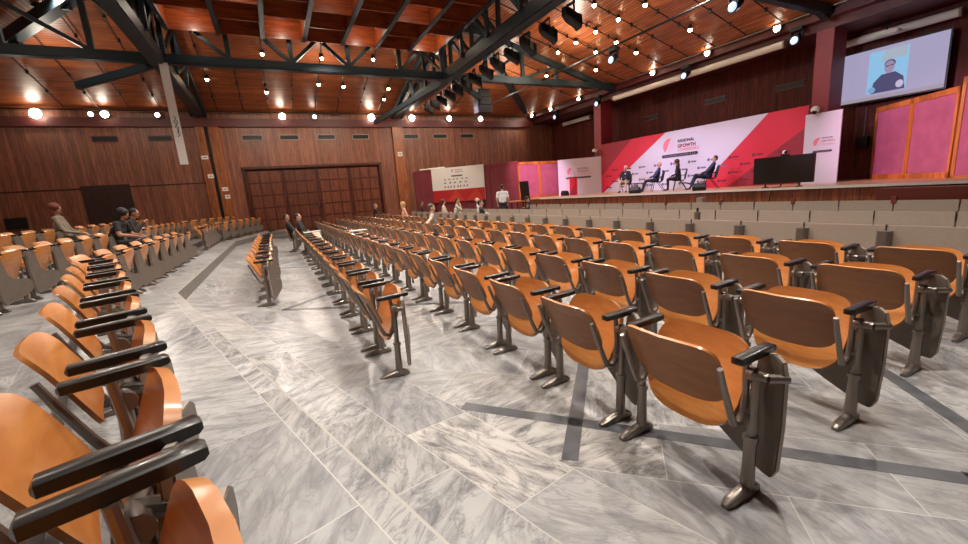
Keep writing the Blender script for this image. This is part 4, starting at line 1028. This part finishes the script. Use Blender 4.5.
# technician corner
t = thing('work_table', 'wooden work table with dark legs near the left end of the stage', 'table', (10.6, 17.3, 0), R(-20))
MB().box(-.35, .35, -.75, .75, .98, 1.03).build('tabletop', M['orange_w'], t, .01)
for a in (-.28, .28):
    for b in (-.66, .66): MB().box(a-.03, a+.03, b-.03, b+.03, 0, .98).build('leg', M['dark'], t)
t = thing('tilted_monitor', 'thin black screen seen edge on standing near the technician', 'screen', (11.3, 17.35, 0), R(25))
MB().loft([((0, 0, .9), .06, .5), ((-.1, 0, 1.95), .06, .5)], 0, .1, 'z').build('panel', M['black'], t)
MB().tube([(0, 0, 0), (0, 0, .95)], .04, 8).build('pole', M['dark'], t); MB().box(-.22, .22, -.22, .22, 0, .03).build('base', M['dark'], t)
person('technician in black with dark cap crouching at the stage front', (10.75, 15.75, 0), R(150), sit(-32, .42, look=(1, .1, -.5), elR=(.3, -.25, .66), wrR=(.48, -.08, .72), elL=(.3, .25, .66), wrL=(.48, .1, .72)), dict(top='#141216', trouser='#141216', skin='fair'), 'cap', '#1f1a2c')
t = thing('stool', 'low black stool under the crouching technician', 'stool', (10.75, 15.75, 0), 0)
MB().loft([((0, 0, .36), .34, .34), ((0, 0, .41), .36, .36)], 0, .5, 'z').build('seat', M['black'], t)
for a in (-.12, .12):
    for b in (-.12, .12): MB().tube([(a, b, .37), (a*1.3, b*1.3, 0)], .015, 6).build('leg', M['chrome'], t)

# --- panelists on stage chairs
def stage_chair(x, y, yaw, label):
    t = thing('conference_chair', label, 'chair', (x, y, ZS), yaw, 'panelist chairs')
    MB().loft([((-.22, 0, .43), .46, .05), ((0, 0, .43), .48, .06), ((.24, 0, .44), .46, .04)]).build('seat', M['dark'], t)
    b = MB().loft([((0, 0, .0), .44, .05), ((0, 0, .2), .46, .06), ((0, 0, .46), .42, .04)], 0, .3, 'z').build('backrest', pm('blue_grey_fabric', '#2f3a4c', .8), t); b.location = (-.25, 0, .46); b.rotation_euler = (0, R(-12), 0)
    b.data.transform(Matrix.Rotation(R(90), 4, 'Z'))
    for s in (-1, 1):
        MB().tube([(.20, s*.25, .0), (.12, s*.25, .42), (-.1, s*.25, .64)], .016, 6).build('leg', M['dark'], t)
        MB().tube([(-.36, s*.25, .0), (-.2, s*.25, .25), (-.05, s*.25, .45)], .016, 6).build('leg', M['dark'], t)
        MB().loft([((-.25, s*.25, .65), .05, .03), ((.12, s*.25, .66), .05, .03)]).build('armrest', M['dark'], t)
PX = 16.35
def blazer(shirt, lanyard=False):
    def f(t, V, hp_):
        ch, nk = V['chest'], V['neck']; d = (nk-ch)
        m = MB(); a = ch+Vector((.112, 0, -.1)); b = nk+Vector((.062, 0, -.01))
        m.add([a, b+Vector((0, .05, 0)), b+Vector((-.02, 0, .02)), b+Vector((0, -.05, 0)), a+Vector((-.03, 0, 0)), b+Vector((-.04, .04, 0)), b+Vector((-.04, -.04, 0))], [(0, 1, 2), (0, 2, 3), (4, 5, 1, 0), (4, 0, 3, 6), (5, 4, 6)])
        m.build('shirt_front', cm(shirt), t)
        if lanyard: MB().tube([tuple(b+Vector((.012, .03, 0))), tuple(a+Vector((.02, .0, 0)))], .008, 5).build('lanyard', M['whitep'], t)
    return f
# (label, y, yaw, joints ...)
pl = [('panelist in dark jacket and beige trousers facing the hall', 15.65, 205, sit(4, .45, spread=.16, look=(1, 0, 0), kx=.42), dict(top='#1c1a24', trouser='#c9b39a', skin='pink', shoe='#2a2226'), 'thin', '#c8b8b4', blazer('#c9d2e8')),
      ('panelist in blue suit with white lanyard, second from the left', 13.75, 140, sit(14, .45, ankx=.62, kx=.46, look=(1, .25, 0), crossed=False), dict(top='#22315c', trouser='#1a2036', skin='pink'), 'bald', '#8a7068', blazer('#e8e6f2', True)),
      ('panelist with long brown hair in black suit looking down', 12.55, 130, sit(-6, .45, look=(1, .2, -.15)), dict(top='#15141a', trouser='#141318', skin='fair'), 'long', '#4a2b22', blazer('#b9a8a8')),
      ('rightmost panelist in navy suit leaning back with stretched legs', 11.1, 132, sit(20, .46, kx=.47, ankx=.68, look=(1, .1, 0), crossed=True), dict(top='#20264a', trouser='#1f2444', skin='fair', shoe='#3a241c'), 'short', '#3a2a26', blazer('#d9d4e4'))]
for i, (lab, y, yw, J, c, h, hc, ex) in enumerate(pl):
    person(lab, (PX, y, ZS), R(yw), J, c, h, hc, 'long', ex)
    stage_chair(PX, y, R(yw), 'black conference chair under the ' + lab)
t = thing('side_table', 'small low black table beside the leftmost panelist', 'table', (16.0, 14.65, ZS))
MB().box(-.25, .25, -.3, .3, .40, .44).build('tabletop', M['dark'], t, .01)
for a in (-.2, .2):
    for b in (-.25, .25): MB().box(a-.02, a+.02, b-.02, b+.02, 0, .40).build('leg', M['dark'], t)

# ---------------------------------------------------------------- light
wd = bpy.data.worlds.new('world'); S.world = wd; wd.use_nodes = True
wd.node_tree.nodes['Background'].inputs[0].default_value = (.02, .018, .016, 1)
def spot(loc, to, power, ang, col, blend=.6, r=.15):
    ld = bpy.data.lights.new('lamp', 'SPOT'); ld.energy = power; ld.spot_size = R(ang); ld.spot_blend = blend; ld.color = col; ld.shadow_soft_size = r
    o = bpy.data.objects.new('lamp', ld); COL.objects.link(o); o.location = loc
    o.rotation_euler = (Vector(to)-Vector(loc)).to_track_quat('-Z', 'Y').to_euler(); return o
def point(loc, power, col, r=.12):
    ld = bpy.data.lights.new('lamp', 'POINT'); ld.energy = power; ld.color = col; ld.shadow_soft_size = r
    o = bpy.data.objects.new('lamp', ld); COL.objects.link(o); o.location = loc; return o
WARM = (1., .86, .70); NEUT = (1., .93, .84); PINK = (1., .58, .85); LIL = (.79, .65, 1.)
# house lamps: those inside the coffers also light the boards around them
for i in range(7):
    xc = (xs[i]+xs[i+1])/2
    for k in range(5):
        if (i+k) % 2 == 0: point((xc, cy1-.75-k*2.6-(0 if i % 2 == 0 else .55), 7.72), 17, (1., .86, .70), .08)
spot((12.7, 7.9, 6.2), (19.2, 6.7, 5.2), 420, 50, (.85, .88, 1.), .8, .08)
spot((12.7, 12.6, 6.2), (17.8, 13.5, 3.), 180, 60, LIL, .8, .08)
for x, y in [(-.1, 3.), (-.1, 8.), (-.1, 13.), (2.7, 1.2), (2.7, 6.), (2.7, 11.), (2.7, 16.), (5.4, 3.5), (5.4, 8.5), (5.4, 14.)]:
    spot((x, y, 7.4), (x, y, 0), 760, 130, NEUT, .8, .1)
for x, y in [(-6., 6.), (-6., 12.), (-5., 18.), (12., 4.), (12, 9.5), (11., 15.), (1., 21.), (6., 21.)]:
    spot((x, y, zr(x, y)-.35), (x, y, 0), 290 if x < -1 else 430, 140, NEUT, .8, .1)
# rail floods look down and into the hall
for x, r, lab in FL:
    if r > .12: spot((x, 25.3, 6.35), (x, 17., 0), 220*(r/.15), 120, (1, .9, .8), .8, .08)
for y in [25.0, 22.8, 20.2, 14.8, 12.0, 9.3]: spot((17.05, y, 6.72), (12., y, 0), 130, 120, NEUT, .8, .08)
for x in (-9.5, -5., 0., 4.2, 9.): spot((x, 20.8, 6.7), (x, 26., 3.2), 95 if x < -1 else 380, 95, WARM, .9, .1)  # added wall wash, not rail floods: no fixture here, brightens the far wall
# added point lights without fixtures, brightening the ceiling slopes
for x, y, p in [(-2.9, 19.6, 30), (8.2, 19.8, 30), (12.3, 15., 50), (12.3, 9., 50), (-6.5, 12., 50), (12.2, 20.5, 60), (-6.2, 21., 45), (3, 20.5, 35)]:
    point((x, y, 6.95), p*(1.9 if x < -1 else 2.8), WARM, .12)
# theatre spots on the stage
for (y, ty) in [(10.8, 10.), (12.9, 12.5), (14.8, 14.), (16.7, 16.), (18.5, 19.)]:
    spot((8.4, y, 6.0), (17., ty, 1.6), 1050, 36, LIL, .7, .12)
spot((11.5, 17.6, 6.2), (14.3, 20.6, 2.1), 1500, 44, PINK, .7, .12)
spot((8.4, 9.7, 6.0), (17.8, 5.2, 2.2), 2600, 30, PINK, .7, .12)
S.view_settings.view_transform = 'Standard'; S.view_settings.look = 'None'; S.view_settings.exposure = .3; S.view_settings.gamma = 1.; S.view_settings.use_curve_mapping = False
S.cycles.use_denoising = True
S.cycles.max_bounces = 6; S.cycles.diffuse_bounces = 4; S.cycles.glossy_bounces = 3
S.cycles.sample_clamp_indirect = 6.
